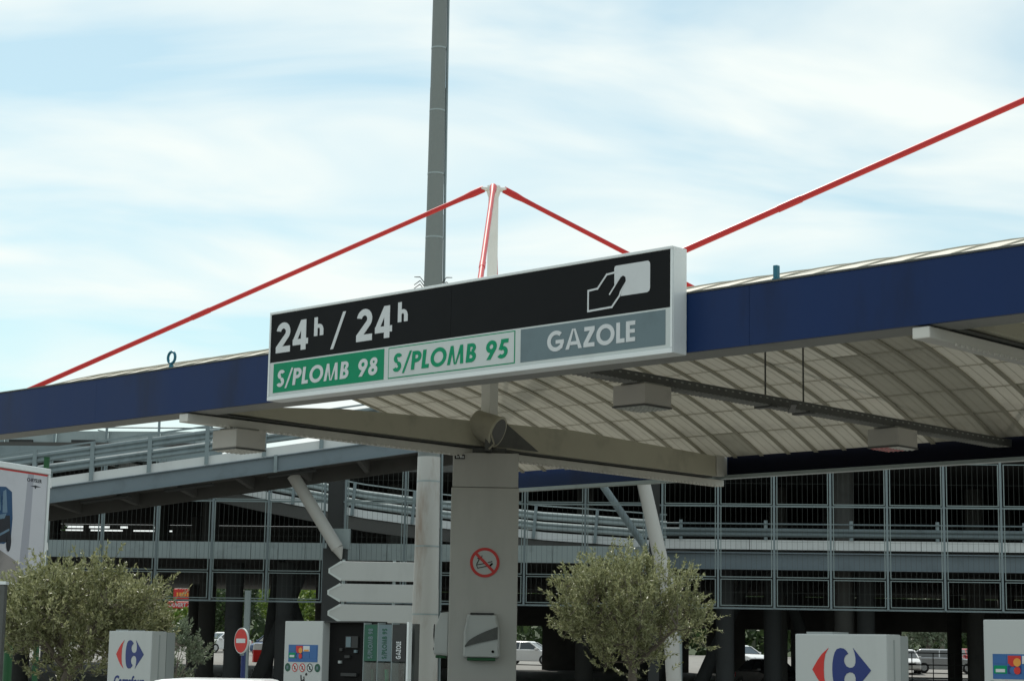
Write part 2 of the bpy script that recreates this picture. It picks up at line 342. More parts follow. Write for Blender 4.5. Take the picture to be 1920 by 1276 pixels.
for X in (0.0, 12.0, 24.0):
    # cross beam, its light duct underneath, mast and column
    prof = [(-CW + .43, 5.05), (-3.4, 5.03), (CW - .38, 5.03), (CW - .38, 5.40), (1.9, 5.50), (-.8, 5.42), (-3.4, 5.33), (-CW + .43, 5.12)]
    mbx = MB(); n = len(prof)
    mbx.add([(X - .2, y, z) for y, z in prof] + [(X + .2, y, z) for y, z in prof], [tuple(range(n)), tuple(range(n, 2 * n))[::-1]] + [(i, n + i, n + (i + 1) % n, (i + 1) % n) for i in range(n)])
    bmo = mbx.build('cross_beam', 'beige_steel', canopy, bevel=.01)
    MB().box(X - .215, X + .215, CW - .37, CW - .055, 5.04, 5.42).build('end_plate', 'canopy_white', bmo)
    MB().box(X - .13, X + .13, -CW + .45, CW - .4, 5.0, 5.027).build('gasket', 'steel_dark', bmo)
    dm = MB(); dm.box(X - .10, X + .10, -CW + .02, CW + .0, 4.865, 4.985)
    duct = dm.build('lighting_duct', 'canopy_white', canopy, bevel=.012)
    lm = MB(); y = -CW + .5
    while y < CW - .3: lm.box(X + .103, X + .118, y, y + .05, 4.84, 4.868); y += .11
    lm.build('clip_row', 'canopy_white', duct, kind='stuff')
    MB().tube((X, 0, 5.5), (X, 0, 9.36), .092, .086, 20).build('mast', 'mast_white', canopy, smooth=True)
    ml = MB(); ml.box(X - .1, X + .1, -.1, .1, 4.9, 6.86); ml.build('mast_post', 'mast_white', canopy, bevel=.008)
    cap = MB(); cap.tube((X, 0, 9.28), (X, 0, 9.36), .09, .115, 20); cap.tube((X, 0, 9.36), (X, 0, 9.46 if X == 0 else 9.56), .115, .115, 20)
    cap = cap.build('mast_head', 'mast_white', canopy, smooth=True)
    ra = 5.5 if X == 0 else 5.9
    for ax, ay in ((-ra, -6.0), (ra, -6.0), (ra, 6.0), (-ra, 6.0)):
        hz0 = .10 if X else 0; a = Vector((X + ax, ay, 5.50 + hz0)); dh = Vector((ax, ay, 0)).normalized(); b = Vector((X, 0, 9.41 + hz0)) + dh * .17; u = (a - b).normalized()
        rodm = MB(); rodm.chain([b, b + u * .22, b + u * .36, b + u * .6, a], [.060, .060, .046, .041, .041], 12)
        rod = rodm.build('tie_rod', 'red_paint', canopy, smooth=True)
        tb = MB(); s = dh.cross(Vector((0, 0, 1)))
        for k in (-1, 1):
            o_ = s * (.035 * k); q0 = Vector((X, 0, 9.41 + hz0)) + dh * .08 + o_; tb.tube(q0, q0 + dh * .13, .035, .03, 8)
        tb.tube(b + s * .07, b - s * .07, .02, .02, 8); tb.build('clevis', 'mast_white', rod)
        kn = a + (b - a) * .42; MB().tube(kn - u * .16, kn + u * .16, .047, .047, 12).build('turnbuckle', 'red_paint', rod, smooth=True)
    cl = S(-.39, 31.77) if X == 0 else Vector((X, 0, 0))
    if X == 0:
        for z0, z1, hw in ((0.14, 4.345, .545), (4.352, 4.905, .53)):
            MB().box(-hw, hw, -.57, .57, z0, z1).build('column_cladding', 'cladding', canopy, bevel=.012, loc=cl, rz=SITE_ROT)
        MB().box(-.33, .33, -.42, .42, 4.907, 5.0).build('column_head', 'steel_dark', canopy, loc=cl, rz=SITE_ROT)
        lp = MB().box(-.50, -.34, -.60, -.575, 4.80, 4.865).build('label_plate', 'black_plastic', canopy, loc=cl, rz=SITE_ROT)
        g = MB()
        for x0, x1 in ((-.48, -.455), (-.448, -.435), (-.42, -.40), (-.397, -.375), (-.372, -.352)): g.box(x0, x1, -.603, -.6005, 4.815, 4.845)
        g.build('print', 'letter_white', lp)
        gus = MB().add([(.22, -.3, 5.05), (.22, .95, 5.05), (.22, .15, 5.45), (.245, -.3, 5.05), (.245, .95, 5.05), (.245, .15, 5.45)], [(0, 1, 2), (5, 4, 3), (0, 3, 4, 1), (1, 4, 5, 2), (2, 5, 3, 0)])
        gus.build('gusset', 'steel_dark', canopy)
    else: MB().box(-.53, .53, -.57, .57, 0, 4.9).build('column_cladding', 'cladding', canopy, bevel=.012, loc=cl, rz=SITE_ROT)
# eye bolts for lifting
eb = MB(); cx, cz = -.42, 5.672 + .12
pts = [(cx + .085 * math.cos(a), -CW + .08, cz + .04 + .085 * math.sin(a)) for a in [2 * math.pi * i / 20 for i in range(21)]]
eb.chain(pts, .02, 8); eb.tube((cx, -CW + .08, 5.67), (cx, -CW + .08, 5.73), .04, .03, 10)
eb.build('eye_bolt', 'teal_spike', canopy, smooth=True)
eb = MB(); eb.tube((10.21, -CW + .08, 5.672), (10.21, -CW + .08, 5.70), .05, .05, 10); eb.box(10.185, 10.235, -CW + .05, -CW + .11, 5.70, 5.84); eb.build('lifting_lug', 'teal_spike', canopy, bevel=.006)
# mid-bay cable tray hung from the roof
tray = thing('cable_tray', 'grey perforated steel cable tray hanging across the bay under the vault roof', 'cable tray', (6.0, 0, 0))
MB().box(-.13, .13, -CW + .56, CW - .1, 5.24, 5.252).build('tray_floor', 'canopy_white', tray)
for sx in (-1, 1):
    tm = MB(); tm.box(sx * .13 - .006, sx * .13 + .006, -CW + .56, CW - .1, 5.236, 5.36); tm.build('tray_side', 'steel_dark', tray)
sl_ = MB(); y = -CW + .7
while y < CW - .3: sl_.box(.1365, .1385, y, y + .05, 5.31, 5.33); y += .16
sl_.build('slot_row', 'soffit_grey', tray)
tm = MB(); y = -CW + .7
while y < CW - .3: tm.box(-.125, .125, y, y + .025, 5.222, 5.238); y += .09
tm.build('tray_rungs', 'soffit_grey', tray)
for y in (-.57, .36):
    MB().tube((0, y, 5.36), (0, y, vz(y) - .01), .013, .013, 8).build('hanger_rod', 'steel_dark', tray)
MB().box(-.35, .55, -.08, .0, 5.17, 5.215).build('support_arm', 'steel_dark', tray, loc=(.35, -.35, 0), rz=-.9)
MB().box(-.16, .16, -.62, -.5, 5.2, 5.235).build('joint_plate', 'steel_dark', tray)
MB().box(-.16, .16, .3, .42, 5.2, 5.235).build('joint_plate', 'steel_dark', tray)
MB().tube((-.05, -CW + .6, 5.275), (-.05, CW - .2, 5.275), .018, .018, 8).build('power_cable', 'cable', tray)
# box luminaires
def lamp(loc, label, lens, hang):
    t = thing('canopy_lamp', label, 'light', loc, 0, 'box lamps hung under the canopy')
    MB().box(-.275, .275, -.275, .275, -.30, -.03).build('housing', 'lamp_paint', t, bevel=.015)
    MB().box(-.2, .2, -.2, .2, -.03, 0).build('bracket', 'soffit_grey', t)
    MB().box(-.28, .28, -.28, .28, -.322, -.302).build('rim', 'steel_dark', t)
    lm = MB(); n = 6
    for i in range(n):
        for j in range(n):
            x0 = -.25 + .50 * i / n; y0 = -.25 + .50 * j / n; s_ = .50 / n; lm.add([(x0, y0, -.324), (x0 + s_, y0, -.324), (x0 + s_, y0 + s_, -.324), (x0, y0 + s_, -.324), (x0 + s_ / 2, y0 + s_ / 2, -.345)], [(0, 1, 4), (1, 2, 4), (2, 3, 4), (3, 0, 4)], 1 if (lens == 'lens_red' and i < 4) else 0)
    lm.build('lens', ['lens', 'lens_red'], t)
    return t
lamp((0, -5.20, 4.862), 'beige box lamp under the duct below the left end of the fuel sign', 'lens', .03)
lamp((6.0, -3.3, 5.232), 'box lamp with prismatic lens on the cable tray nearest the sign', 'lens', 0)
lamp((6.0, 2.72, 5.232), 'box lamp with a red glow in its lens near the rear fascia', 'lens_red', 0)
# drum floodlight on the column head
fl = thing('floodlight', 'round beige drum floodlight mounted on top of the column against the beam', 'floodlight', S(-.36, 31.35, 4.91), SITE_ROT)
ax = Vector((.80, -.35, -.35)).normalized(); c0 = Vector((-.22, .02, .50)); c1 = c0 + ax * .42
fb = MB(); fb.chain([c0 - ax * .06, c0, c0 + ax * .30, c1], [.10, .22, .245, .25], 24); fb.build('drum', 'rib_beige', fl, smooth=True)
rg = MB(); rg.tube(c1, c1 + ax * .03, .262, .262, 24); rg.build('rim', 'beige_steel', fl, smooth=True)
MB().tube(c1 + ax * .031, c1 + ax * .035, .225, .225, 24).build('glass', 'steel_dark', fl)
yk = MB(); yk.box(-.08, .10, -.05, .05, 0, .06); yk.box(-.05, .06, -.26, -.23, .03, .5); yk.box(-.05, .06, .23, .26, .03, .5); yk.box(-.05, .06, -.24, .24, .02, .05); yk.build('yoke', 'steel_dark', fl)
MB().chain([(.0, -.28, .42), (.06, -.34, .25), (.10, -.36, .12), (.02, -.34, .04)], .014, 8).build('lead', 'rib_beige', fl, smooth=True)
# ------------------------------------------------------------------ fuel price-style sign on the fascia
SX0, SX1, SZ0, SZ1, SY = 2.19, 9.07, 4.965, 6.155, -6.49
sign = thing('fuel_sign', 'long illuminated sign reading 24h / 24h above S/PLOMB 98, S/PLOMB 95 and GAZOLE', 'sign', (0, SY, 0))
MB().box(SX0, SX1, .006, .245, SZ0, SZ1).build('cabinet', 'sign_frame', sign, bevel=.01)
fr = MB()
fr.box(SX0, SX1, -.014, .004, SZ1 - .035, SZ1); fr.box(SX0, SX1, -.014, .004, SZ0, SZ0 + .055); fr.box(SX0, SX0 + .03, -.014, .004, SZ0 + .056, SZ1 - .036); fr.box(SX1 - .03, SX1, -.014, .004, SZ0 + .056, SZ1 - .036)
fr.build('frame', 'sign_frame', sign, bevel=.006)
MB().box(SX0 + .032, 5.627, -.004, .003, 5.475, SZ1 - .038).build('black_panel', 'sign_black', sign)
MB().box(5.631, SX1 - .032, -.004, .003, 5.475, SZ1 - .038).build('black_panel', 'sign_black', sign)
MB().box(SX0 + .032, SX1 - .032, -.003, .003, SZ0 + .057, 5.472).build('light_panel', 'sign_white', sign)
def pnl(x0, x1, m, name): return MB().box(x0, x1, -.006, -.0035, 5.062, 5.452).build(name, m, sign)
pg = pnl(2.30, 4.455, 'sign_green', 'green_panel'); pw = pnl(4.535, 6.71, 'letter_green', 'outline_panel'); pgr = pnl(6.80, 8.97, 'sign_grey', 'grey_panel')
MB().box(4.548, 6.697, -.0085, -.0065, 5.075, 5.439).build('light_field', 'sign_white', pw)
def put(mb, x, z, m, parent, y, name='lettering'):
    o = mb.build(name, m, parent); o.location = (x, y, z); return o
put(letters('24', .40, .665), 2.335, 5.59, 'letter_white', sign, -.0045)
put(letters('h', .235, .19), 3.10, 5.745, 'letter_white', sign, -.0045)
put(MB().prism([(0, 0), (.055, 0), (.285, .47), (.23, .47)], -.005, 0), 3.43, 5.54, 'letter_white', sign, -.0045)
put(letters('24', .41, .68), 3.925, 5.585, 'letter_white', sign, -.0045)
put(letters('h', .24, .185), 4.69, 5.76, 'letter_white', sign, -.0045)
put(letters('S/PLOMB', .222, 1.43, .10), 2.375, 5.135, 'letter_white', pg, -.0065); put(letters('98', .222, .385, .10), 3.965, 5.135, 'letter_white', pg, -.0065)
put(letters('S/PLOMB', .228, 1.46, .10), 4.62, 5.140, 'letter_green', pw, -.009); put(letters('95', .228, .385, .10), 6.225, 5.140, 'letter_green', pw, -.009)
put(letters('GAZOLE', .232, 1.335), 7.225, 5.145, 'letter_white', pgr, -.0065)
cardp = [(8.26, 6.03), (8.72, 6.03), (8.745, 6.01), (8.75, 5.985), (8.75, 5.72), (8.74, 5.69), (8.71, 5.675), (8.33, 5.675), (8.33, 5.76), (8.235, 5.76), (8.23, 6.0), (8.24, 6.025)][::-1]
MB().prism(cardp, -.007, -.0045).build('card_symbol', 'letter_white', sign)
def pstroke(pts, w_):
    mb = MB()
    for i, (a, b) in enumerate(zip(pts[:-1], pts[1:])):
        a = Vector(a); b = Vector(b); t = (b - a).normalized(); n = Vector((-t.y, t.x)) * w_ / 2; a -= t * w_ / 2; b += t * w_ / 2; e = .0006 * (i % 3)
        mb.prism([tuple(a - n), tuple(b - n), tuple(b + n), tuple(a + n)], -.0095 - e, -.0075 - e * 0)
    return mb
hp = [(8.235, 5.955), (8.12, 5.945), (7.985, 5.80), (7.845, 5.79), (7.845, 5.555), (8.20, 5.565), (8.31, 5.68), (8.36, 5.80)]
MB().prism([(8.20, 5.70), (8.27, 5.665), (8.40, 5.84), (8.395, 5.885), (8.36, 5.905), (8.32, 5.885), (8.235, 5.775)], -.0102, -.0073).build('hand_symbol', 'sign_black', sign)
pstroke(hp, .022).build('hand_outline', 'letter_white', sign)
pstroke([(8.17, 5.715), (8.315, 5.885)], .018).build('hand_outline', 'letter_white', sign).location = (0, -.004, 0)
# ------------------------------------------------------------------ tall lamp pole beside the column
pole = thing('lamp_pole', 'tall tapering grey steel lighting pole rising behind the fuel sign', 'pole', S(-1.76, 42, 0))
zs = [0, 3.05, 5.9, 8.6, 11.3, 14.2, 17, 20, 24]
def pr_(z): return .305 - .0105 * z if z < 11.3 else .186 - .006 * (z - 11.3)
for i, (a, b) in enumerate(zip(zs[:-1], zs[1:])):
    MB().tube((0, 0, a), (0, 0, b), pr_(a), pr_(b) + .004, 16).build('pole_section', 'pole_paint' if b < 6 else 'pole_upper', pole, smooth=True)
    for zb in (a + .9, b - .55):
        MB().tube((0, 0, zb), (0, 0, zb + .035), pr_(zb) + .008, pr_(zb) + .007, 20).build('steel_band', 'galv_light', pole, smooth=True)
for (z0, z1) in ((0, 12), (12, 24)):
    a = SITE_ROT + .15; dxy = Vector((math.cos(a), math.sin(a), 0))
    MB().tube(dxy * (pr_(z0) + .035) + Vector((0, 0, z0)), dxy * (pr_(z1) + .035) + Vector((0, 0, z1)), .03, .028, 8).build('conduit', 'galv', pole, smooth=True)
sp = MB(); 
for k, (sx, zz_) in enumerate(((-1, 9.68), (-1, 9.76), (1, 9.66), (1, 9.76), (-1, 9.6))):
    b = Rh * (sx * .2); sp.tube(b + Vector((0, 0, zz_)), b + Rh * (sx * .09) + Vector((0, 0, zz_ + .12)), .012, .008, 6); sp.tube(b + Rh * (sx * .09) + Vector((0, 0, zz_ + .12)), b + Rh * (sx * .22) + Vector((0, 0, zz_ + .02 + .1 * (k % 2))), .012, .008, 6)
sp.build('bracket_wires', 'cable', pole, kind='stuff')
hd = MB(); hd.tube((0, 0, 23.9), (0, 0, 24.3), .3, .3, 12); 
hd.build('lamp_crown', 'galv', pole)
for k in range(4):
    a = k * math.pi / 2; MB().box(-.25, .25, .35, .75, 23.85, 24.1).build('lamp_head', 'galv_light', pole, rz=a)
# ------------------------------------------------------------------ blank arrow boards (seen from behind)
arr = thing('direction_sign', 'three blank grey arrow boards pointing left beside the lamp pole', 'sign', S(-3.1, 45, 0), SITE_ROT)
def arrow(z0, z1, tip, x1):
    h = z1 - z0; m_ = (z0 + z1) / 2; rr = .28
    o = MB().prism([(tip, m_ - .05), (tip + rr, z0), (x1, z0), (x1, z1), (tip + rr, z1), (tip, m_ + .05)], -.03, .03).build('arrow_board', 'panel_white', arr, bevel=.008)
    e = MB(); e.strip([(tip - .012, m_ + .05), (tip + rr - .01, z1 + .012)], [(tip + .03, m_ + .04), (tip + rr + .02, z1 - .04)], -.042, .042); e.strip([(tip - .012, m_ - .05), (tip + rr - .01, z0 - .012)], [(tip + .03, m_ - .04), (tip + rr + .02, z0 + .04)], -.042, .042)
    e.strip([(tip - .012, m_ - .05), (tip - .012, m_ + .05)], [(tip + .03, m_ - .04), (tip + .03, m_ + .04)], -.042, .042)
    e.build('edge_channel', 'sign_white', o)
for z0, z1, t in ((3.315, 3.755, -1.03), (2.835, 3.245, -1.04), (2.365, 2.775, -1.02)): arrow(z0, z1, t, 1.15)
for x in (-.70, .47): MB().tube((x, .06, 0), (x, .06, 3.80), .035, .035, 10).build('post', 'galv_light', arr, smooth=True)
# ------------------------------------------------------------------ things on the column
CF = S(-.39, 31.77) - Fh * .572
ns = thing('no_smoking_sign', 'round no smoking sign with red ring on the grey column', 'sign', CF + Rh * (.015) + Vector((0, 0, 3.145)) - Fh * .002, SITE_ROT)
MB().tube((0, 0, 0), (0, -.006, 0), .235, .235, 40).build('disc', 'panel_white', ns)
rg = MB()
for pc in _arc(0, 0, .237, .237, 0, 360, .045, 40): rg.prism(pc, -.010, -.0065)
rg.build('red_ring', 'logo_red', ns)
def bar2(a, b, w_, y0, y1):
    a = Vector(a); b = Vector(b); t = (b - a).normalized(); n = Vector((-t.y, t.x)) * w_ / 2; return MB().prism([tuple(a - n), tuple(b - n), tuple(b + n), tuple(a + n)], y0, y1)
cg = MB()
for a, b, w_ in (((-.11, -.09), (.09, -.045), .014), ((-.13, -.04), (.02, -.01), .014), ((-.11, -.095), (-.135, -.035), .012), ((.085, -.05), (.125, -.01), .03), ((-.13, -.03), (-.09, .05), .016), ((-.09, .05), (-.12, .075), .014), ((-.06, .03), (-.045, .115), .012), ((.05, .0), (.12, .02), .014)):
    k = bar2(a, b, w_, -.0095, -.0065); cg.add(k.v, k.f)
cg.build('cigarette_symbol', 'black_plastic', ns)
bar2((-.148, .148), (.148, -.148), .045, -.0125, -.0085).build('red_bar', 'logo_red', ns)
def dispenser(label, loc, rz):
    t = thing('towel_dispenser', label, 'dispenser', loc, rz, 'paper towel dispensers on the column')
    b = MB(); prof = [(-.30, .03), (-.295, .42), (-.24, .70), (.235, .70), (.29, .42), (.30, .03), (.27, 0), (-.27, 0)]
    n = len(prof); back = [(x * 1.0, 0, z) for x, z in prof]; frt = [(x * .88, -.23 if z < .5 else -.13, .02 + z * .95) for x, z in prof]
    b.add(back + frt, [tuple(range(n)), tuple(range(n, 2 * n))[::-1]] + [(i, (i + 1) % n, n + (i + 1) % n, n + i) for i in range(n)])
    b.build('housing', 'panel_white', t, bevel=.018, smooth=True)
    sw = MB(); A = []; B = []
    for i in range(9):
        q = i / 8; A.append((-.262 + .515 * q, .20 + .30 * q ** .62)); B.append((-.262 + .515 * q, .175 + .13 * q ** .8))
    def fy(z): return -.232 if z < .475 else -.232 + (z - .475) * .52
    for i in range(8):
        pts = [A[i], A[i + 1], B[i + 1], B[i]]; sw.add([(x, fy(z) - .010, z) for x, z in pts] + [(x, fy(z) + .004, z) for x, z in pts], [(0, 1, 2, 3), (7, 6, 5, 4), (0, 4, 5, 1), (2, 6, 7, 3)])
    sw.build('window_stripe', 'steel_dark', t)
    MB().box(-.225, .225, -.20, -.03, -.035, .012).build('outlet', 'green_paint', t, bevel=.01)
    MB().tube((.18, -.225, .11), (.18, -.240, .11), .022, .022, 12).build('lock', 'black_plastic', t)
    cp = MB(); cp.box(-.19, .19, -.14, .0, .69, .715); cp.build('top_cap', 'dark_grey', t, bevel=.01)
dispenser('white towel dispenser with a dark curved stripe on the front of the column', CF + Rh * -.01 + Vector((0, 0, 1.63)) - Fh * .004, SITE_ROT)
dispenser('towel dispenser seen edge-on, on the side of the column facing the lamp pole', S(-.39, 31.77) - Rh * .547 + Fh * -.18 + Vector((0, 0, 1.66)), SITE_ROT - math.pi / 2)
# ------------------------------------------------------------------ pumps
LOGO_RED = [(0, 0), (.09, .42), (.17, .72), (.285, 1.0), (.225, .70), (.203, .35), (.198, 0), (.203, -.35), (.225, -.70), (.285, -1.0), (.17, -.72), (.09, -.42)]
half = [(.345, 0), (.350, .30), (.366, .58), (.39, .80), (.425, .94), (.485, 1.0), (.545, .97), (.592, .86), (.617, .74), (.575, .66), (.552, .54), (.545, .42), (.556, .30), (.585, .17), (.64, .10)]
right = [(.69, .12), (.725, .20), (.742, .35), (.742, .55), (.728, .78), (.70, 1.0), (.80, .66), (.905, .32), (1.0, 0)]
def poly_tri(poly, y0, y1):
    """ear-clipped prism for a concave outline"""
    from mathutils.geometry import tessellate_polygon
    tr = tessellate_polygon([[Vector((x, z, 0)) for x, z in poly]])
    mb = MB(); mb.add([(x, y0, z) for x, z in poly], [tuple(t) for t in tr])
    n = len(poly); mb.add([(x, y0, z) for x, z in poly] + [(x, y1, z) for x, z in poly], [(i, n + i, n + (i + 1) % n, (i + 1) % n) for i in range(n)]); return mb
def logo(parent, x0, wd, zc, hh, y):
    f = lambda P: [(x0 + a * wd, zc + b * hh) for a, b in P]
    poly_tri(f(LOGO_RED), y - .003, y).build('logo_arrow', 'logo_red', parent)
    up_ = half + right; lo = [(a, -b) for a, b in up_[::-1][1:]][:-1]
    poly_tri(f(up_ + lo), y - .003, y).build('logo_letter', 'logo_blue', parent)
def pump(x, y, wd, dp, h, label, word):
    t = thing('fuel_pump', label, 'fuel pump', (x, y, .14), 0, 'fuel pumps with arrow emblem'); h -= .14
    MB().box(0, wd, 0, dp * .62, 0, h).build('cabinet', 'panel_white', t, bevel=.012)
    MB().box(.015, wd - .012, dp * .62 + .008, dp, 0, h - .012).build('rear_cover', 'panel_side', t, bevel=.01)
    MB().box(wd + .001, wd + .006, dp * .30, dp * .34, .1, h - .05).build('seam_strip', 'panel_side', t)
    MB().box(.04, wd - .04, -.02, -.002, .25, .75).build('display_panel', 'dark_grey', t)
    for k in range(3): MB().tube((wd * (.25 + .25 * k), -.03, .8), (wd * (.25 + .25 * k), -.10, .92), .03, .02, 8).build('nozzle', 'black_plastic', t)
    logo(t, wd * .195, wd * .64, h - .335, .205, -.001)
    me = text_mesh(word, .22, 'logo_blue', .006, .12, .82); o = ob('lettering', me, t); o.location = (wd * .16, -.002, h - .80)
    MB().box(.1, .4, .05, dp - .08, h + .001, h + .02).build('lid_plate', 'panel_side', t)
    return t
pump(-2.13, -5.8, 1.06, .43, 1.945, 'white fuel pump with red and blue arrow emblem in front of the olive tree', 'Carrefour')
pump(11.12, -7.15, 1.03, .40, 1.945, 'large white fuel pump with red and blue arrow emblem at the lower right', 'Carrefour')
CARD = [['decal_blue', 'logo_red', 'letter_white', 'decal_blue'], ['sign_green', 'logo_blue', 'decal_blue', 'decal_blue']]
def terminal(x, y, h, label, full):
    t = thing('payment_terminal', label, 'terminal', (x, y, .14), 0, 'card payment pumps'); h -= .14
    MB().box(0, .765, 0, .42, 0, h).build('cabinet', 'panel_white', t, bevel=.01)
    zb = h - .505; x0 = .105; cw = .143; chh = .072
    dcl = MB().box(x0 - .012, x0 + 4 * cw + .004, -.003, -.0008, zb - .028, zb + 2 * chh + .052).build('card_decal', 'decal_blue', t)
    for r_ in range(2):
        for c_ in range(4):
            q = MB().box(x0 + c_ * cw, x0 + (c_ + 1) * cw - .012, -.006, -.0035, zb + (1 - r_) * (chh + .018) + .02, zb + (1 - r_) * (chh + .018) + .02 + chh).build('card_logo', CARD[r_][c_], dcl)
    for i, m_ in ((0, 'logo_red'), (1, 'decal_orange')): MB().tube((x0 + cw * 1.34 + i * .045, -.0065, zb + chh * 1.7), (x0 + cw * 1.34 + i * .045, -.0080 - .001 * i, zb + chh * 1.7), .038, .038, 16).build('card_emblem', m_, dcl)
    for i, m_ in ((0, 'decal_blue'), (1, 'logo_red')): MB().tube((x0 + cw * 1.34 + i * .045, -.0065, zb + chh * .68), (x0 + cw * 1.34 + i * .045, -.0080 - .001 * i, zb + chh * .68), .034, .034, 16).build('card_emblem', m_, dcl)
    MB().box(x0 + 2 * cw + .02, x0 + 3 * cw - .03, -.0085, -.0065, zb + chh * 1.55, zb + chh * 1.85).build('card_emblem', 'decal_orange', dcl)
    MB().box(x0 + .02, x0 + cw - .03, -.0085, -.0065, zb + chh * .45, zb + chh * .85).build('card_emblem', 'letter_white', dcl)
    for k in range(5):
        cx = .085 + k * .15; cz = h - .605; rd = k in (1, 2, 3)
        dd = MB().tube((cx, -.001, cz), (cx, -.004, cz), .055, .055, 20).build('pictogram', 'sign_white' if rd else 'deep_green', t)
        if rd:
            g = MB()
            for pc in _arc(0, 0, .056, .056, 0, 360, .011, 20): g.prism([(cx + a, cz + b) for a, b in pc], -.0065, -.0045)
            g.build('ring', 'logo_red' if k < 3 else 'dark_grey', dd); bar2((cx - .03, cz + .032), (cx + .03, cz - .032), .01, -.0075, -.0048).build('slash', 'logo_red' if k < 3 else 'dark_grey', dd)
            MB().box(cx - .012, cx + .012, -.0068, -.0046, cz - .025, cz + .02).build('symbol', 'dark_grey', dd)
        else: MB().box(cx - .02, cx + .02, -.0065, -.0045, cz - .02, cz + .02).build('symbol', 'sign_grey', dd)
    g = MB()
    for a, b, w_ in (((.34, h - .80), (.42, h - .76), .02), ((.36, h - .70), (.37, h - .78), .02), ((.42, h - .72), (.43, h - .78), .018), ((.45, h - .70), (.48, h - .68), .03)):
        k = bar2(a, b, w_, -.004, -.001); g.add(k.v, k.f)
    g.build('hand_pictogram', 'dark_grey', t, kind='stuff')
    if not full: return t
    bk = MB().box(.768, 1.545, .12, .42, 0, h - .02).build('display_cabinet', 'black_plastic', t)
    MB().box(.768, 1.545, .02, .42, h - .018, h).build('hood', 'dark_grey', t)
    MB().box(1.10, 1.34, .10, .118, h - .34, h - .19).build('screen', 'dark_grey', bk)
    MB().box(1.12, 1.21, .092, .099, h - .33, h - .20).build('screen_glare', 'sign_grey', bk)
    for cx, cz, w_, m_ in ((1.0, h - .38, .05, 'dark_grey'), (1.28, h - .40, .05, 'sign_grey'), (.98, h - .54, .05, 'panel_side'), (1.1, h - .47, .1, 'dark_grey')): MB().box(cx, cx + w_, .09, .118, cz, cz + .035).build('button', m_, bk)
    MB().box(1.05, 1.35, .08, .118, h - .70, h - .66).build('receipt_slot', 'dark_grey', bk)
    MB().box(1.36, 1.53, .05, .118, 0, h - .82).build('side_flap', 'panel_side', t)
    hs = MB().box(1.56, 2.37, .13, .21, 0, h - .03).build('hose_cabinet', 'steel_dark', t)
    for k, (m_, tx, lm_) in enumerate((('deep_green', 'S/PLOMB 98', 'sign_grey'), ('sign_grey', 'S/PLOMB 95', 'deep_green'), ('dark_grey', 'GAZOLE', 'letter_white'))):
        x1 = 1.57 + k * .262; MB().box(x1 - .012, x1 - .002, .0, .125, 0, h - .02).build('divider', 'galv_light', t)
        lb = MB().box(x1, x1 + .245, .0, .02, h - .50, h - .045).build('grade_label', m_, t)
        me = letters(tx, .085, .38 if k < 2 else .22, 0, .002).mesh('lettering', lm_); o = ob('lettering', me, lb)
        o.rotation_euler = (0, -math.pi / 2, 0); o.location = (x1 + .165, -.0012, h - .47)
        MB().box(x1 + .005, x1 + .24, .0, .008, .3, h - .52).build('glass_door', 'thin_glass', t)
        MB().tube((x1 + .12, .085, .9), (x1 + .12, .05, 1.35), .033, .026, 10).build('nozzle', ('deep_green', 'sign_green', 'black_plastic')[k], t, smooth=True)
        MB().chain([(x1 + .12, .085, .9), (x1 + .10, .07, .55), (x1 + .05, .08, .25), (x1 + .08, .1, .75)], .018, 8).build('hose', 'rubber', t, smooth=True)
    MB().box(2.356, 2.39, 0, .06, 0, h - .01).build('side_post', 'sign_frame', t)
    return t
terminal(2.01, -5.9, 2.09, 'payment pump with black display and upright green, grey and black fuel grade labels', True)
terminal(12.93, -6.75, 2.09, 'white card payment pump with bank card stickers at the right edge', False)
# ------------------------------------------------------------------ parking garage behind the forecourt
G_ROT = SITE_ROT - .0937
gar = thing('parking_garage', 'multi-storey steel parking garage with wire mesh facade panels behind the canopy', 'parking garage', S(0, 67.65, 0), G_ROT)
ROWS = [3.45, 4.42, 6.92, 8.42]
GA = [-6.53 - 2.0 * k for k in range(12)][::-1]; GB = [-5.78 + 2.11 * k for k in range(6)]; GC = [5.33 + 1.92 * k for k in range(13)]
pcache = {}
def mesh_panel(wd, ht):
    k = (round(wd, 3), round(ht, 3))
    if k not in pcache:
        mb = MB(); b = .03
        mb.box(0, b, -.025, .025, 0, ht); mb.box(wd - b, wd, -.025, .025, 0, ht); mb.box(b, wd - b, -.02, .02, 0, b); mb.box(b, wd - b, -.02, .02, ht - b, ht)
        n = int(wd / .165)
        for i in range(1, n):
            x = wd * i / n; mb.box(x - .0035, x + .0035, -.0035, .0035, b, ht - b, 1)
        mb.box(b, wd - b, .006, .011, ht * .5 - .0025, ht * .5 + .0025, 1)
        pcache[k] = mb.mesh('mesh_panel', ['frame_paint', 'wire'])
    return pcache[k]
pmesh = MB().box(-.035, .035, .03, .12, ROWS[0] - .05, ROWS[-1] + .05).mesh('post', 'galv')
for xs in (GA, GB, GC):
    for i, x in enumerate(xs):
        if i == len(xs) - 1: break
        for a, b in zip(ROWS[:-1], ROWS[1:]):
            ob('mesh_panel', mesh_panel(xs[1] - xs[0] - .16, b - a - .05), gar, (x + .08, 0, a + .025))
    for x in xs: ob('post', pmesh, gar, (x, 0, 0))
for x0, x1 in ((GA[-1] + .10, GB[0] - .10), (GB[-1] + .10, GC[0] - .10)): MB().box(x0, x1, .12, .7, 0, 9.6).build('pier', 'conc_pier', gar)
for z in (3.40, 6.90): MB().box(-30, 29, .13, .2, z - .03, z + .03).build('rail', 'galv', gar)
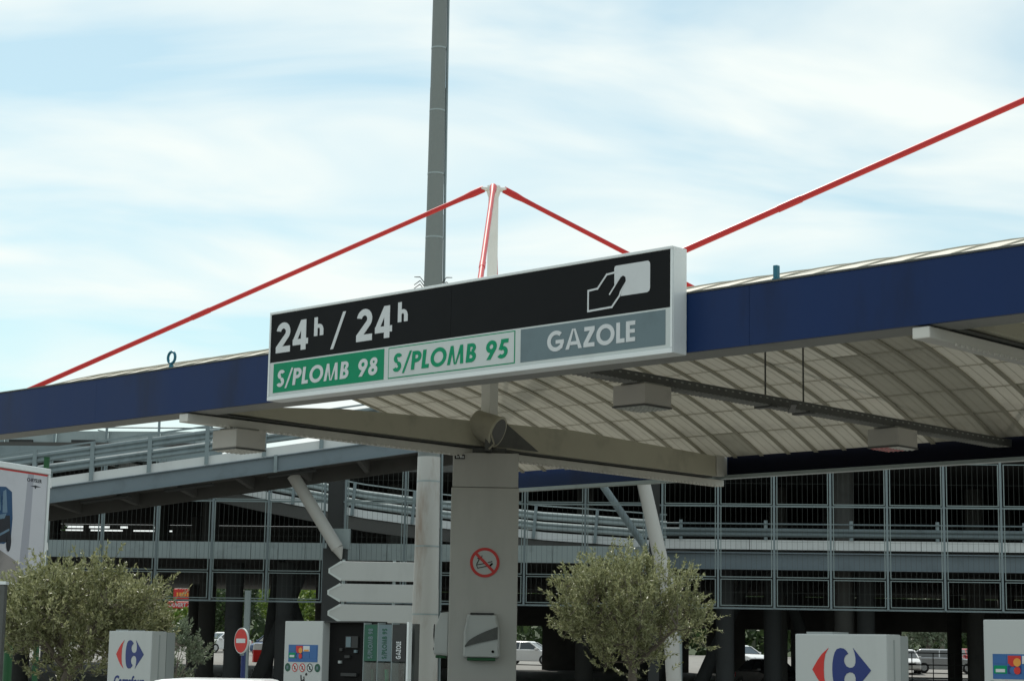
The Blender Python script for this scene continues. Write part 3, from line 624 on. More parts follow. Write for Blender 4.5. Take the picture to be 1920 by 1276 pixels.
# decks
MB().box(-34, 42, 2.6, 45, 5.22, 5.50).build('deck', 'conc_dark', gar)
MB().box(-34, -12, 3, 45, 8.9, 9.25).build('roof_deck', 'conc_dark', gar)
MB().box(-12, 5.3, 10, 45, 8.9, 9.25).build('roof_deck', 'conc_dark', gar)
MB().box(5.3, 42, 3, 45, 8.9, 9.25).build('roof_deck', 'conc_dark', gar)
x = -33.6
while x < 5.0:                      # ribbed slab edge, left part
    MB().box(x, x + .985, 2.2, 2.55, 4.96, 5.57).build('slab_edge', 'galv_light', gar); x += 1.0
x = 5.4
while x < 40:
    MB().box(x, x + 2.98, 2.15, 2.45, 5.52, 5.86).build('parapet', 'conc_white', gar); x += 3.0
be = MB(); be.box(5.3, 41, 2.3, 2.34, 4.86, 5.37); be.box(5.3, 41, 2.1, 2.5, 5.38, 5.42); be.box(5.3, 41, 2.1, 2.5, 4.81, 4.85); be.build('edge_beam', 'galv_beam', gar)
for x in np.arange(6.2, 40, 2.4):
    g = MB()
    for dx in (-.05, .05):
        for dz in (-.05, .05): g.tube((x + dx, 2.3, 5.12 + dz), (x + dx, 2.27, 5.12 + dz), .018, .018, 6)
    g.build('bolt_group', 'galv', gar, kind='stuff')
def wbeam(p, q, ht=.31, y=0.0):
    """corrugated crash rail from p to q, (x, z) at the lower edge"""
    prof = [(0, 0), (.05, .05), (.05, .10), (0, .155), (.05, .21), (.05, .26), (0, .31)]; mb = MB(); vs = []
    for (x, z) in (p, q):
        for dy, dz in prof: vs.append((x, y - dy, z + dz))
        for dy, dz in prof[::-1]: vs.append((x, y - dy + .008, z + dz))
    n = 14; return mb.add(vs, [(i, (i + 1) % n, n + (i + 1) % n, n + i) for i in range(n)] + [tuple(range(n)), tuple(range(n, 2 * n))[::-1]])
wbeam((5.3, 5.96), (41, 5.96), y=2.1).build('crash_rail', 'galv_dim', gar); MB().tube((5.3, 2.1, 6.42), (41, 2.1, 6.42), .03, .03, 8).build('hand_rail', 'galv_dim', gar)
for x in np.arange(5.9, 40, 3.0): MB().box(x, x + .12, 2.1, 2.2, 5.86, 6.55).build('rail_post', 'galv', gar)
# inside columns, back walls with openings
ci = 0
for y in (6, 16, 27, 38):
    for x in np.arange(-31 + (y % 4), 40, 8.2):
        if y == 6 and -22 < x < 5: continue
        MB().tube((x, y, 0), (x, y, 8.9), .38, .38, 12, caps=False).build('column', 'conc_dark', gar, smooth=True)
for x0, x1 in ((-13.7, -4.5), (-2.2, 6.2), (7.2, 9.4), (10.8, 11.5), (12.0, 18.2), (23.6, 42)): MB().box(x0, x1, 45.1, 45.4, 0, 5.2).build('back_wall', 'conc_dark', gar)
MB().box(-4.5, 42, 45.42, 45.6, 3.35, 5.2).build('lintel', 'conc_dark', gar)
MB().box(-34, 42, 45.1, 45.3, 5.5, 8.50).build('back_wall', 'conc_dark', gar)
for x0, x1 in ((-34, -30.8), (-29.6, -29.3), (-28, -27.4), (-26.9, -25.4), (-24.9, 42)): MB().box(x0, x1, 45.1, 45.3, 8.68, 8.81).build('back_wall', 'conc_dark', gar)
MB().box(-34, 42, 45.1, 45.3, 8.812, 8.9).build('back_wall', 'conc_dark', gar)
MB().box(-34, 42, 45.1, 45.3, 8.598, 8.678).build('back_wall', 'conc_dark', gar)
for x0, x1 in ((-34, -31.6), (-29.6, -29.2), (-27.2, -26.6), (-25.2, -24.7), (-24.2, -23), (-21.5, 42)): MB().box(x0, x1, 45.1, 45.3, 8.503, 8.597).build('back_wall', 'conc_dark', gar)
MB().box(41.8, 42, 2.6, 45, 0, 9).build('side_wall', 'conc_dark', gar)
# sloping struts
def strut(p, q, r0, r1, m='mast_white', name='strut'): MB().tube(p, q, r0, r1, 16).build(name, m, gar, smooth=True)
def gl(r, d, z):                       # site frame -> garage frame
    v = S(r, d) - S(0, 67.65); c, s_ = math.cos(-G_ROT), math.sin(-G_ROT); return Vector((v.x * c - v.y * s_, v.x * s_ + v.y * c, z))
strut(gl(-6.95, 62, 7.25), gl(-5.45, 62, 4.95), .20, .20, 'cladding'); strut(gl(-5.45, 62, 4.95), gl(-5.32, 62, 4.6), .20, .03, 'cladding', 'strut_foot')
MB().box(-.35, .35, -.3, .3, 0, 4.95).build('pier', 'conc_pier', gar, loc=gl(-5.55, 62.5, 0))
MB().box(-.3, .3, -.1, .1, 4.95, 5.6).build('bearing_block', 'galv_light', gar, loc=gl(-5.4, 62.6, 0))
strut(gl(4.2, 62, 7.6), gl(5.12, 62, 3.6), .21, .24, 'cladding'); strut(gl(5.12, 62, 3.6), gl(5.35, 62, 0), .24, .24, 'cladding')
strut(gl(3.2, 69.2, 7.9), gl(4.9, 69.2, 5.5), .13, .13, 'galv')
strut(gl(5.45, 63, 0), gl(5.42, 63, 3.7), .2, .2, 'galv_light'); strut(gl(-8.85, 66.6, 0), gl(-8.85, 66.6, 3.7), .11, .11, 'galv_light')
for r0, r1, d in ((-9.6, -7.6, 74), (-9.4, -8.9, 76), (-7.0, -8.9, 75), (7.2, 9.5, 76), (12.5, 11.0, 78), (5.6, 7.4, 78)): strut(gl(r0, d, 0), gl(r1, d, 5.2), .28, .22, 'conc_pier')
for r, d in ((7.9, 71), (-10.2, 73), (-8.2, 72), (9.9, 73), (13.2, 72)): strut(gl(r, d, 0), gl(r, d, 4.9), .33, .33, 'conc_pier', 'column')
# upper parapet of the roof deck
x = -33.5
while x < -11.0:
    MB().box(x, x + 1.96, 3.4, 3.48, 9.25, 9.72).build('roof_parapet', 'galv_light', gar); MB().box(x - .05, x + .02, 3.2, 3.3, 8.6, 10.25).build('parapet_post', 'galv', gar); x += 2.0
for z in (9.85, 10.2): MB().tube((-33.5, 3.3, z), (-10.5, 3.3, z), .03, .03, 8).build('hand_rail', 'galv_light', gar)
for x0 in (-19.2, -16.8, -13.0): MB().box(x0, x0 + .9, 3.05, 3.18, 8.3, 9.35).build('screen_panel', 'conc_pier' if x0 != -13.0 else 'galv', gar)
MB().box(-34, -11, 2.9, 3.0, 8.55, 9.1).build('roof_beam', 'galv', gar)
# inner down ramp
BR = [(-17, 8.85), (-9.8, 7.42), (-6.27, 6.8), (-4.2, 6.55), (.69, 6.04), (2.66, 5.93), (5.4, 5.75)]
for (xa, za), (xb, zb) in zip(BR[:-1], BR[1:]):
    def sl(y0, y1, d0, d1): return MB().hexa([(xa, y0, za + d0), (xb, y0, zb + d0), (xb, y1, zb + d0), (xa, y1, za + d0)], [(xa, y0, za + d1), (xb, y0, zb + d1), (xb, y1, zb + d1), (xa, y1, za + d1)])
    sl(6.9, 7.05, -.5, -.02).build('ramp_beam', 'conc_dark', gar); sl(6.85, 7.1, 0, .30).build('ramp_kerb', 'conc_white', gar); sl(7.06, 10.5, -.25, -.03).build('ramp_deck', 'conc_dark', gar)
    for dz in (.38, .76): wbeam((xa, za + dz), (xb, zb + dz), y=6.85).build('crash_rail', 'galv_light', gar)
    sl(6.86, 6.9, 1.28, 1.33).build('hand_rail', 'galv_light', gar)
x = -16.2
while x < 5.2:
    z = float(np.interp(x, [a for a, b in BR], [b for a, b in BR])); MB().hexa([(x, 6.74, z), (x + .12, 6.74, z), (x + .12, 6.8, z), (x, 6.8, z)], [(x + .1, 6.74, z + 1.3), (x + .22, 6.74, z + 1.3), (x + .22, 6.8, z + 1.3), (x + .1, 6.8, z + 1.3)]).build('rail_post', 'galv', gar); x += 2.35
# ------------------------------------------------------------------ access ramp in front of the garage
ramp = thing('access_ramp', 'galvanised steel car ramp with crash rails rising left to right under the canopy', 'ramp', S(0, 60, 0), SITE_ROT)
def rz_(x): return 6.58 + .157 * (x + 14.16)
RX0, RX1 = -30.0, 4.5
def slope(x0, x1, y0, y1, d0, d1): return MB().hexa([(x0, y0, rz_(x0) + d0), (x1, y0, rz_(x1) + d0), (x1, y1, rz_(x1) + d0), (x0, y1, rz_(x0) + d0)], [(x0, y0, rz_(x0) + d1), (x1, y0, rz_(x1) + d1), (x1, y1, rz_(x1) + d1), (x0, y1, rz_(x0) + d1)])
SEG = [-30, -22.5, -14.9, -7.27, .4, 4.5]
for a, b in zip(SEG[:-1], SEG[1:]):
    o = slope(a + .008, b - .008, .03, .06, -.46, -.02).build('edge_beam', 'galv_beam', ramp)
    slope(a + .008, b - .008, -.06, .16, -.03, 0).build('flange', 'galv_beam', o); slope(a + .008, b - .008, -.06, .16, -.5, -.465).build('flange', 'galv_beam', o)
    slope(b - .05, b + .05, -.075, .0, -.52, .02).build('splice_plate', 'galv', o)
    slope(a, b, .02, .25, .003, .29).build('kerb', 'conc_white', ramp); slope(a, b, .26, 4.4, -.12, .06).build('deck', 'conc_dark', ramp)
    slope(a, b, 4.3, 4.5, -.6, .3).build('edge_beam', 'conc_dark', ramp)
    for dz in (.42, .80): wbeam((a, rz_(a) + dz), (b, rz_(b) + dz), y=-.02).build('crash_rail', 'galv', ramp)
    slope(a, b, -.02, .03, 1.20, 1.25).build('hand_rail', 'galv', ramp)
x = -29.0
while x < 4.2: slope(x, x + .11, .04, .12, .29, 1.2).build('rail_post', 'galv', ramp); slope(x, x + .13, -.09, -.075, .02, 1.22).build('post_plate', 'galv', ramp); x += 1.775
x = -29.5
while x < 4:
    slope(x, x + .14, .3, 4.3, -.5, -.13).build('joist', 'conc_dark', ramp); x += 1.9
for x in (-13.4, -10.8, -7.6): slope(x, x + 1.5, .5, 1.1, -.56, -.51).build('service_panel', 'conc_pier', ramp)
for x in (-26, -18): MB().tube((x, 2.2, 0), (x, 2.2, rz_(x) - .5), .3, .3, 14).build('column', 'conc_dark', ramp, smooth=True)
# ------------------------------------------------------------------ billboard and small signs at the left
bb = thing('billboard', 'large advertising billboard with a blue car poster behind the olive tree', 'billboard', S(-12.46, 42.3, 0), SITE_ROT + 1.1781)
MB().box(0, 4.0, .02, .16, 3.02, 5.86).build('backing', 'panel_side', bb, bevel=.03)
f = MB(); f.box(0, 4.0, -.04, .018, 5.72, 5.86); f.box(0, 4.0, -.04, .018, 3.02, 3.14); f.box(0, .08, -.04, .018, 3.141, 5.719); f.box(3.92, 4.0, -.04, .018, 3.141, 5.719); f.build('frame', 'sign_frame', bb, bevel=.02)
po = MB().box(.09, 3.91, -.002, .018, 3.15, 5.71).build('poster', 'poster', bb)
MB().box(.09, 3.91, -.0050, -.0025, 5.675, 5.71).build('red_line', 'logo_red', po)
MB().prism([(2.98, 3.16), (3.30, 3.16), (3.38, 5.67), (3.16, 5.67)], -.0045, -.0025).build('pillar_image', 'poster_shade', po)
MB().prism([(.1, 3.16), (2.97, 3.16), (2.97, 3.6), (2.0, 3.95), (.1, 4.0)], -.0045, -.0025).build('ground_image', 'poster_ground', po)
MB().prism([(.6, 3.98), (.6, 4.6), (.9, 4.75), (1.3, 5.25), (2.35, 5.3), (2.58, 5.2), (2.66, 4.6), (2.64, 4.15), (2.4, 4.0)], -.0070, -.0048).build('car_image', 'poster_car', po)
MB().prism([(1.4, 4.72), (1.55, 5.17), (2.12, 5.2), (2.2, 4.75)], -.0090, -.0072).build('window_image', 'poster_carlight', po)
MB().prism([(2.27, 4.7), (2.25, 5.19), (2.36, 5.24), (2.45, 4.72)], -.0090, -.0072).build('window_image', 'poster_carlight', po)
MB().prism([(2.05, 4.0), (2.2, 4.62), (2.55, 4.66), (2.62, 4.2), (2.5, 4.05)], -.0090, -.0072).build('grille_image', 'poster_dark', po)
MB().prism([(2.06, 4.52), (2.12, 4.64), (2.42, 4.70), (2.36, 4.58)], -.0110, -.0092).build('lamp_image', 'poster_carlight', po)
MB().prism([(2.2, 4.22), (2.55, 4.36), (2.56, 4.31), (2.2, 4.16)], -.0110, -.0092).build('bumper_image', 'poster_carlight', po)
for cx, rr in ((2.05, .12), (2.56, .09)):
    wv = [(cx + rr * math.cos(a), 4.05 + .22 * math.sin(a)) for a in [2 * math.pi * i / 20 for i in range(20)]]; MB().prism(wv, -.0130, -.0112).build('wheel_image', 'poster_dark', po)
wv = [(2.03 + .07 * math.cos(a), 4.06 + .14 * math.sin(a)) for a in [2 * math.pi * i / 20 for i in range(20)]]; MB().prism(wv, -.0150, -.0132).build('rim_image', 'poster_carlight', po)
me = text_mesh('CHRYSLER', .115, 'poster_dark', .002, 0, 1.05); o = ob('lettering', me, po); o.location = (3.12, -.0055, 5.50)
eg = MB(); eg.prism([(3.25, 5.40), (3.42, 5.385), (3.46, 5.34), (3.50, 5.385), (3.68, 5.40), (3.50, 5.42), (3.46, 5.43), (3.42, 5.42)], -.0060, -.0045); eg.build('wing_emblem', 'poster_dark', po)
for z in (5.42, 3.95): MB().tube((4.05, .05, z), (4.05, .05, z + .18), .07, .05, 10).build('spotlight', 'insulator', bb, smooth=True)
for x in (1.0, 3.2): MB().tube((x, .3, 0), (x, .3, 5.6), .1, .1, 12).build('post', 'green_paint', bb, smooth=True)
MB().box(2.9, 4.1, -.1, -.06, 2.45, 2.92).build('lower_plate', 'panel_white', bb)
lm_ = MB()
for k in range(9): lm_.box(3.0 + k * .11, 3.07 + k * .11, -.106, -.1015, 2.68 - .02 * (k % 3), 2.80)
lm_.build('plate_print', 'poster_dark', bb, kind='stuff')
gp = thing('green_post', 'green square post sticking up behind the top corner of the billboard', 'post', S(-11.50, 48, 0), SITE_ROT)
MB().box(-.06, .06, -.06, .06, 0, 6.32).build('shaft', 'green_paint', gp, bevel=.008); MB().box(-.066, .066, -.066, .066, 6.322, 6.34).build('cap', 'green_paint', gp)
tt = thing('totem_panel', 'narrow white and teal panel with grey edge at the left frame edge', 'sign panel', S(-6.70, 24, 0), SITE_ROT)
MB().box(-.5, .47, -.05, .05, 0, 2.42).build('board', 'panel_white', tt); MB().box(-.5, .465, -.058, -.0505, .3, 1.94).build('teal_field', 'decal_teal', tt)
MB().box(.472, .54, -.07, .07, 0, 2.44).build('edge_post', 'steel_dark', tt, bevel=.01); MB().box(-.5, .55, -.08, .08, 2.441, 2.48).build('cap', 'sign_frame', tt)
ne = thing('no_entry_sign', 'round red no entry sign with a white bar on a blue post', 'sign', S(-6.76, 50, 0), -.12)
MB().tube((0, -.02, 1.93), (0, .02, 1.93), .325, .325, 32).build('disc', 'sign_white', ne); MB().tube((0, -.021, 1.93), (0, -.026, 1.93), .30, .30, 32).build('red_face', 'logo_red', ne)
MB().box(-.215, .215, -.032, -.0265, 1.875, 1.985).build('white_bar', 'letter_white', ne); MB().tube((0, .07, 0), (0, .07, 1.9), .06, .06, 12).build('post', 'blue_post', ne, smooth=True)
MB().box(-.08, .08, .01, .04, 1.56, 1.64).build('clamp', 'galv', ne)
for nm, r, z0, z1, x0, x1, lab in (('shop_sign', -24.3, 5.45, 6.25, -1.35, 1.35, 'upper red shop sign with rounded end glimpsed under the garage'), ('shop_sign', -24.9, 4.75, 5.28, -1.2, 1.2, 'lower red shop sign reading OUVERT 7/7 under the garage')):
    t = thing(nm, lab, 'sign', S(r, 150, TZ(150)), SITE_ROT, 'red shop signs'); z0 -= TZ(150); z1 -= TZ(150)
    MB().box(x0, x1, -.08, .08, z0, z1).build('board', 'logo_red', t, bevel=.06)
    if z0 < 3.3:
        me = text_mesh('OUVERT 7/7', .42, 'letter_white', .008, .1, .82); o = ob('lettering', me, t); o.location = (x0 + .12, -.085, z0 + .12)
    else:
        g = MB()
        for k in range(9): g.box(x0 + .25 + k * .2, x0 + .38 + k * .2, -.085, -.082, z0 + .22 + .03 * (k % 2), z0 + .52)
        g.build('print', 'decal_orange', t, kind='stuff')
        g = MB()
        for k in range(11): g.box(x0 + .3 + k * .2, x0 + .44 + k * .2, -.07, .0, z1 + .02, z1 + .12)
        g.build('top_print', 'letter_white', t, kind='stuff')
    for x in (x0 + .2, x1 - .2): MB().tube((x, .2, 0), (x, .2, z1), .05, .05, 8).build('post', 'steel_dark', t)
ba = thing('road_barrier', 'red and white plastic road barrier between the garage columns', 'barrier', S(-14.75, 118, TZ(118)), SITE_ROT + .3)
MB().hexa([(-.5, -.22, 0), (.5, -.22, 0), (.5, .22, 0), (-.5, .22, 0)], [(-.5, -.1, .72), (.5, -.1, .72), (.5, .1, .72), (-.5, .1, .72)]).build('red_body', 'logo_red', ba, bevel=.02)
MB().hexa([(-.5, -.1, .722), (.5, -.1, .722), (.5, .1, .722), (-.5, .1, .722)], [(-.45, -.08, 1.1), (.45, -.08, 1.1), (.45, .08, 1.1), (-.45, .08, 1.1)]).build('white_top', 'car_white', ba, bevel=.02)
rl = thing('railing', 'thin dark metal railing in the gap beside the right-hand pump', 'railing', S(22, 92, TZ(92)), SITE_ROT)
for z in (1.75, 1.2, .6): MB().tube((-4, 0, z), (5, 0, z), .03, .03, 6).build('rail', 'steel_dark', rl)
for k in range(10): MB().tube((-4 + k, 0, 0), (-4 + k, 0, 1.78), .025, .025, 6).build('post', 'steel_dark', rl)
# ------------------------------------------------------------------ cars
def car(label, paint, loc, rz, hatch=False):
    t = thing('parked_car', label, 'car', loc, rz, 'parked cars')
    prof = [(-2.05, .32), (-2.1, .55), (-2.06, .84), (-1.95, .92), (-1.2, .95), (.75, .95), (1.75, .80), (2.02, .68), (2.1, .5), (2.06, .30), (1.75, .22), (-1.75, .22)]
    b = MB(); n = len(prof); hw = .84
    ring = lambda y, k: [(x * k, y, .22 + (z - .22) * (1 if k == 1 else .96)) for x, z in prof]
    R_ = [ring(-hw, .97), ring(-hw + .1, 1), ring(hw - .1, 1), ring(hw, .97)]; vs = sum(R_, [])
    fs = [tuple(range(n)), tuple(range(3 * n, 4 * n))[::-1]] + [(j * n + i, (j + 1) * n + i, (j + 1) * n + (i + 1) % n, j * n + (i + 1) % n) for j in range(3) for i in range(n)]
    b.add(vs, fs).build('body', paint, t, bevel=.04, smooth=True)
    rx0, rx1 = (-1.55, .25) if hatch else (-1.15, .25); bx0 = -2.0 if hatch else -1.75
    gb = [(bx0, -.78, .93), (1.0, -.78, .93), (1.0, .78, .93), (bx0, .78, .93)]; gt = [(rx0, -.58, 1.37), (rx1, -.58, 1.37), (rx1, .58, 1.37), (rx0, .58, 1.37)]
    MB().hexa(gb, gt).build('windows', 'car_glass', t, bevel=.03)
    rf = MB(); rf.hexa([(rx0 - .07, -.61, 1.34), (rx1 + .09, -.61, 1.34), (rx1 + .09, .61, 1.34), (rx0 - .07, .61, 1.34)], [(rx0 + .1, -.50, 1.44), (rx1 - .1, -.50, 1.44), (rx1 - .1, .50, 1.44), (rx0 + .1, .50, 1.44)])
    rf.build('roof', paint, t, bevel=.06, smooth=True)
    for sy in (-1, 1):
        for (xa, xb, za, zb) in ((1.02, rx1 + .03, .93, 1.37), (-.35, -.35, .93, 1.37), (bx0 + .02, rx0 - .02, .93, 1.37)):
            MB().tube((xa, sy * .775, za), (xb, sy * .585, zb), .04, .035, 6).build('pillar', paint, t)
        for x in (-1.28, 1.32):
            wh = MB().tube((x, sy * .66, .31), (x, sy * .855, .31), .31, .31, 20).build('wheel', 'rubber', t, smooth=True); MB().tube((x, sy * .856, .31), (x, sy * .87, .31), .19, .17, 16).build('rim', 'car_silver', wh)
        MB().hexa([(1.90, sy * .78, .58), (2.07, sy * .45, .56), (2.0, sy * .45, .5), (1.85, sy * .78, .5)], [(1.88, sy * .78, .72), (2.04, sy * .45, .69), (1.96, sy * .45, .69), (1.83, sy * .78, .72)]).build('headlight', 'lens', t)
        MB().box(-2.11, -2.04, sy * .72 - .1, sy * .72 + .1, .62, .84).build('tail_light', 'lens_red', t); MB().box(.72, .9, sy * .86 - .07, sy * .86 + .07, .92, 1.04).build('mirror', paint, t, bevel=.02)
    MB().box(2.08, 2.12, -.26, .26, .38, .49).build('number_plate', 'sign_white', t); MB().box(2.06, 2.105, -.55, .55, .52, .62).build('grille', 'black_plastic', t)
    return t
def pc_(r, d): return S(r, d, TZ(d))
car('white car whose roof shows at the bottom edge between the two left pumps', 'car_white', S(-2.87, 20.3, -.03), SITE_ROT + math.pi / 2, True)
car('white car parked left of the no entry sign', 'car_white', pc_(-20.3, 140), SITE_ROT - 2.3)
car('dark blue car half hidden by the payment pump', 'car_blue', pc_(-15.9, 134), SITE_ROT - 1.9)
car('silver car with a bright sun glint in the gap right of the large pump', 'car_silver', pc_(26.6, 119), SITE_ROT - .2, True)
car('white car parked beside the right edge of the large pump', 'car_white', pc_(23.7, 117), SITE_ROT - 1.7)
car('dark red car parked beside the silver one in the right-hand gap', 'car_red', pc_(29.2, 123), SITE_ROT - 1.4, True)
car('white car glimpsed between the garage columns left of the large pump', 'car_white', pc_(14.4, 121), SITE_ROT - 1.0)
car('dark car in the shade under the garage left of the large pump', 'car_dark', S(11.8, 88, TZ(88)), SITE_ROT - 1.3)
car('white car glimpsed to the right of the column under the olive tree', 'car_white', pc_(1.4, 122), SITE_ROT - .4)
# ------------------------------------------------------------------ vegetation
def leaves(P, D, L_, Wd, seed):
    r = np.random.default_rng(seed); n = len(P); D = D / np.linalg.norm(D, axis=1, keepdims=True)
    nr = r.normal(size=(n, 3)); nr -= (nr * D).sum(1, keepdims=True) * D; nr /= np.linalg.norm(nr, axis=1, keepdims=True)
    ls = (L_ * r.uniform(.7, 1.25, (n, 1))); ws = Wd * r.uniform(.8, 1.2, (n, 1))
    cr = np.cross(D, nr); V = np.stack([P, P + D * ls * .45 + nr * ws + cr * ws * .3, P + D * ls, P + D * ls * .45 - nr * ws + cr * ws * .3], 1).reshape(-1, 3)
    F = np.arange(4 * n).reshape(-1, 4); return V, F
def leafobj(name, V, F, m, parent, kind='stuff'):
    me = bpy.data.meshes.new(name); me.vertices.add(len(V)); me.vertices.foreach_set('co', V.astype(np.float32).ravel()); k = F.shape[1]
    me.loops.add(F.size); me.loops.foreach_set('vertex_index', F.ravel().astype(np.int32)); me.polygons.add(len(F)); me.polygons.foreach_set('loop_start', (np.arange(len(F)) * k).astype(np.int32)); me.update(calc_edges=True)
    me.materials.append(M[m]); return ob(name, me, parent, kind=kind)
def olive(name, label, loc, base, rad, top, seed, leafm='olive_leaf', ntw=850, nl=24, lean=(0, 0), L_=.09, Wd=.0145, tr=.11, low=.5):
    """trunk dividing at height base, crown a lopsided dome reaching height top"""
    r = np.random.default_rng(seed); t = thing(name, label, 'tree' if 'tree' in name else 'shrub', loc, SITE_ROT)
    tk = MB(); fork = Vector((lean[0] * .3, lean[1] * .3, base))
    tk.chain([(0, 0, -.05), (.04, 0, base * .4), (-.03, .02, base * .75), fork], [tr * 1.35, tr * 1.05, tr * .95, tr * .85], 10); limbs = []
    cz = (base * low + top) / 2 + .1; hz = (top - base * low) / 2
    for k in range(9):
        a = 2 * math.pi * k / 9 + r.uniform(-.3, .3); ro = rad * r.uniform(.35, .75); e = Vector((lean[0] + ro * math.cos(a), lean[1] + ro * math.sin(a), base + (top - base) * r.uniform(.25, .75)))
        m1 = fork.lerp(e, .45) + Vector((r.uniform(-.1, .1), r.uniform(-.1, .1), -.08)); tk.chain([fork, m1, e], [tr * .55, tr * .36, tr * .12], 7); limbs += [m1, e, m1.lerp(e, .5)]
    tk.build('trunk', 'bark', t, smooth=True)
    P = []; D = []; tw = MB(); Lm = np.array([list(v) for v in limbs]); ncl = int(ntw / 24); made = 0
    while made < ncl:                   # foliage in separate clumps spread over a lopsided dome
        q = r.normal(size=3); q /= np.linalg.norm(q); rr = r.uniform(.12, 1) ** .5
        c = np.array([lean[0] + q[0] * rad * rr * .92, lean[1] + q[1] * rad * rr * .92, cz + q[2] * hz * rr * .9])
        if q[2] < -.1: c[0] *= .85; c[1] *= .85
        if c[2] < base * low or (q[2] < -.35 and r.random() < .55): continue
        made += 1; cs = r.uniform(.12, .29) * (rad / 2) ** .5; j = np.argmin(((Lm - c) ** 2).sum(1))
        m_ = (Lm[j] + c) / 2 + r.normal(size=3) * .06 - [0, 0, .05]; tw.chain([tuple(Lm[j]), tuple(m_), tuple(c)], [.020, .014, .007], 5)
        nt_ = int(r.uniform(12, 30)); tilt = np.array([q[0] * .5, q[1] * .5, .55 + .35 * max(0, q[2])])
        for i in range(nt_):
            o_ = r.normal(size=3) * cs * [1, 1, .75]; up_ = tilt + r.normal(size=3) * .30; up_ /= np.linalg.norm(up_)
            sh = q[2] > .1 and r.random() < .16; ln = r.uniform(.18, .42) * (1.7 if sh else 1) * (rad / 2.0) ** .5
            if sh: up_ = up_ * .5 + np.array([0, 0, 1]); up_ /= np.linalg.norm(up_)
            b = c + o_ * (1 if not sh else .6); e = b + up_ * ln
            if i % 3 == 0: tw.chain([tuple(c), tuple(b), tuple(e)], [.006, .005, .0025], 4)
            k_ = int(nl * r.uniform(.6, 1.2)); tt_ = r.uniform(0, 1, k_); P.append(b + (e - b) * tt_[:, None]); D.append(up_ * .8 + r.normal(size=(k_, 3)) * .5)
    tw.build('twigs', 'bark', t, kind='stuff')
    V, F = leaves(np.concatenate(P), np.concatenate(D), L_, Wd, seed + 1); leafobj('crown', V, F, leafm, t); return t
olive('olive_tree', 'bushy olive tree standing right of the grey column', S(2.85, 44, 0), 1.5, 1.9, 3.85, 5, lean=(-.05, 0), ntw=2500, low=.72)
olive('olive_tree', 'wide olive tree behind the small pump at the lower left', S(-8.5, 38, 0), 1.25, 1.85, 3.12, 9, lean=(.1, 0), ntw=2600, low=.7)
olive('leafy_shrub', 'greener leafy shrub between the small pump and the no entry sign', S(-8.85, 52, 0), .5, .95, 2.3, 21, 'pale_leaf', 420, 22, tr=.05, low=.3)
def far_tree(label, r_, d, h, rad, m, seed, n=3600, leaf=.30, trunk=.25, cat='broadleaf_tree'):
    r = np.random.default_rng(seed); t = thing(cat, label, 'tree', pc_(r_, d), SITE_ROT, 'trees beyond the garage')
    tk = MB(); tk.chain([(0, 0, -.1), (.1, 0, h * .3), (0, .1, h * .55)], [.22, .17, .08], 8)
    for k in range(5):
        a = k * 1.26 + r.uniform(-.3, .3); tk.chain([(.05, 0, h * (.25 + .05 * k)), (rad * .5 * math.cos(a), rad * .5 * math.sin(a), h * (.5 + .06 * k))], [.09, .03], 6)
    tk.build('trunk', 'bark', t, smooth=True); nb = 16; cs = r.normal(size=(nb, 3)); cs /= np.linalg.norm(cs, axis=1, keepdims=True); cs *= r.uniform(.3, .95, (nb, 1))
    cs = cs * [rad, rad, h * .36] + [0, 0, h * (.6 if trunk else .5)]; sz = r.uniform(.28, .5, nb) * rad; k = r.integers(0, nb, n); q = r.normal(size=(n, 3)); q /= np.linalg.norm(q, axis=1, keepdims=True)
    P = cs[k] + q * (sz[k] * r.uniform(.55, 1, n) ** .5)[:, None]; P = P[P[:, 2] > .15]; D = r.normal(size=P.shape) + [0, 0, .2]
    V, F = leaves(P, D, leaf, leaf * .32, seed + 3); leafobj('crown', V, F, m, t)
far_tree('sunlit yellow-green tree seen under the garage above the payment pump', -13.4, 132, 5.0, 3.0, 'bright_leaf', 31, 5200)
far_tree('low sunlit yellow-green bush below the red shop signs', -24.6, 146, 3.2, 1.7, 'bright_leaf', 33, 2400)
far_tree('dark tree behind the white car left of the no entry sign', -21.5, 150, 6.5, 3.2, 'dark_leaf', 35, 4200)
far_tree('dark tree between the white car and the red shop signs', -27.5, 158, 6.8, 3.4, 'dark_leaf', 37, 4200)
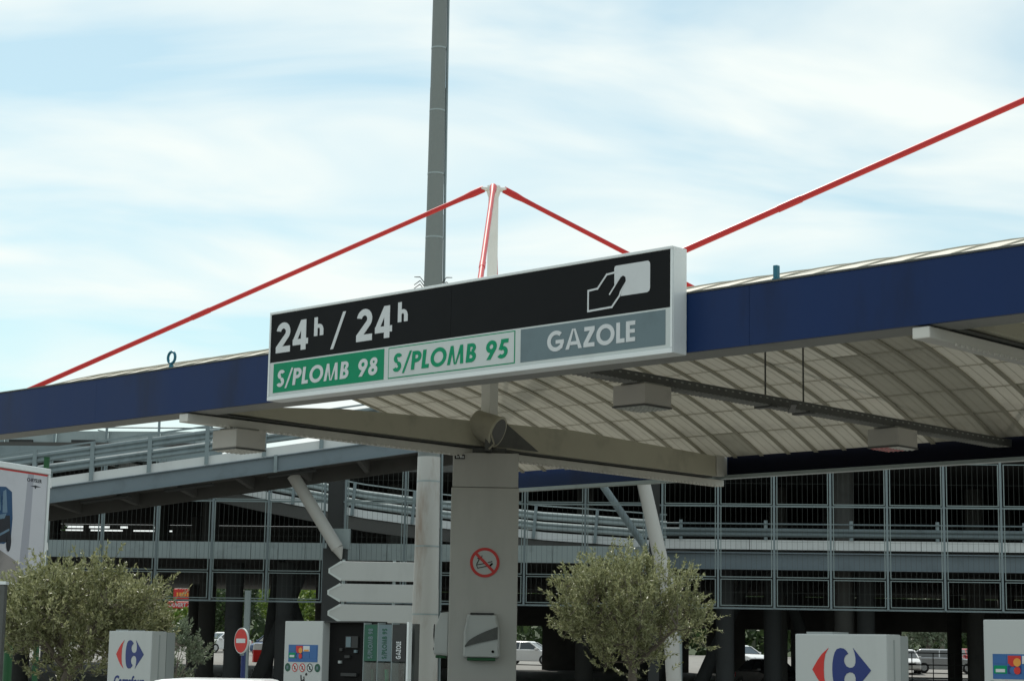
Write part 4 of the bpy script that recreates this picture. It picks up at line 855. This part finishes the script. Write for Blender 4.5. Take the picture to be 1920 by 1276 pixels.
far_tree('yellow-green bush seen just right of the large pump', 24.0, 139, 4.2, 1.7, 'bright_leaf', 39, 2400)
far_tree('pale grey-green round bush seen right of the large pump', 31.3, 146, 4.6, 2.4, 'pale_leaf', 41, 4200)
far_tree('dark green tree behind the pale round bush', 35.5, 160, 8.5, 3.9, 'dark_leaf', 43, 4600)
mb_i = 0
POS = ['first', 'second', 'third', 'fourth', 'fifth', 'sixth', 'seventh', 'eighth', 'ninth', 'tenth', 'eleventh', 'twelfth']
for k, (r_, d) in enumerate(((-42, 170), (-34, 176), (-19, 178), (-11, 172), (-4, 178), (4, 174), (12, 178), (20, 172), (28, 178), (44, 174), (53, 178))):
    far_tree('tree of the far row beyond the garage, %s from the left' % POS[k], r_, d, 8.5 + 1.3 * math.sin(k * 2.1), 4.3, 'dark_leaf' if k % 3 else 'pale_leaf', 60 + k, 3200, .36)

# far belt of woodland closing the view beyond the tree row
r = np.random.default_rng(99); n = 26000; P = np.stack([r.uniform(-160, 160, n), r.uniform(205, 225, n), np.zeros(n)], 1)
P[:, 2] = 2 + r.uniform(0, 1, n) ** .8 * (9 + 2.5 * np.sin(P[:, 0] * .21) + 1.5 * np.sin(P[:, 0] * .63 + 1))
V, F = leaves(P, r.normal(size=P.shape), 1.3, .5, 100); o = leafobj('woodland', V, F, 'dark_leaf', None); o.location = S(0, 0); o.rotation_euler = (0, 0, SITE_ROT); tag(o, 'dark green belt of distant woodland beyond the car park', 'woodland')

hl = MB(); hv = []; rr_ = list(range(-700, 701, 20)); dd = [228, 250, 300, 420]
for d in dd:
    for x in rr_: hv.append((x, d, 1.2 if d == 228 else 2 + (d - 228) ** .5 * (1.0 + .18 * math.sin(x * .05) + .12 * math.sin(x * .13 + 2))))
n = len(rr_); hl.add(hv, [(i * n + j, i * n + j + 1, (i + 1) * n + j + 1, (i + 1) * n + j) for i in range(len(dd) - 1) for j in range(n - 1)])
mat('hill_green', (.045, .065, .028), .95, 0, .4, .08, .3)
hl.build('hill', 'hill_green', loc=S(0, 0), rz=SITE_ROT, kind='structure')
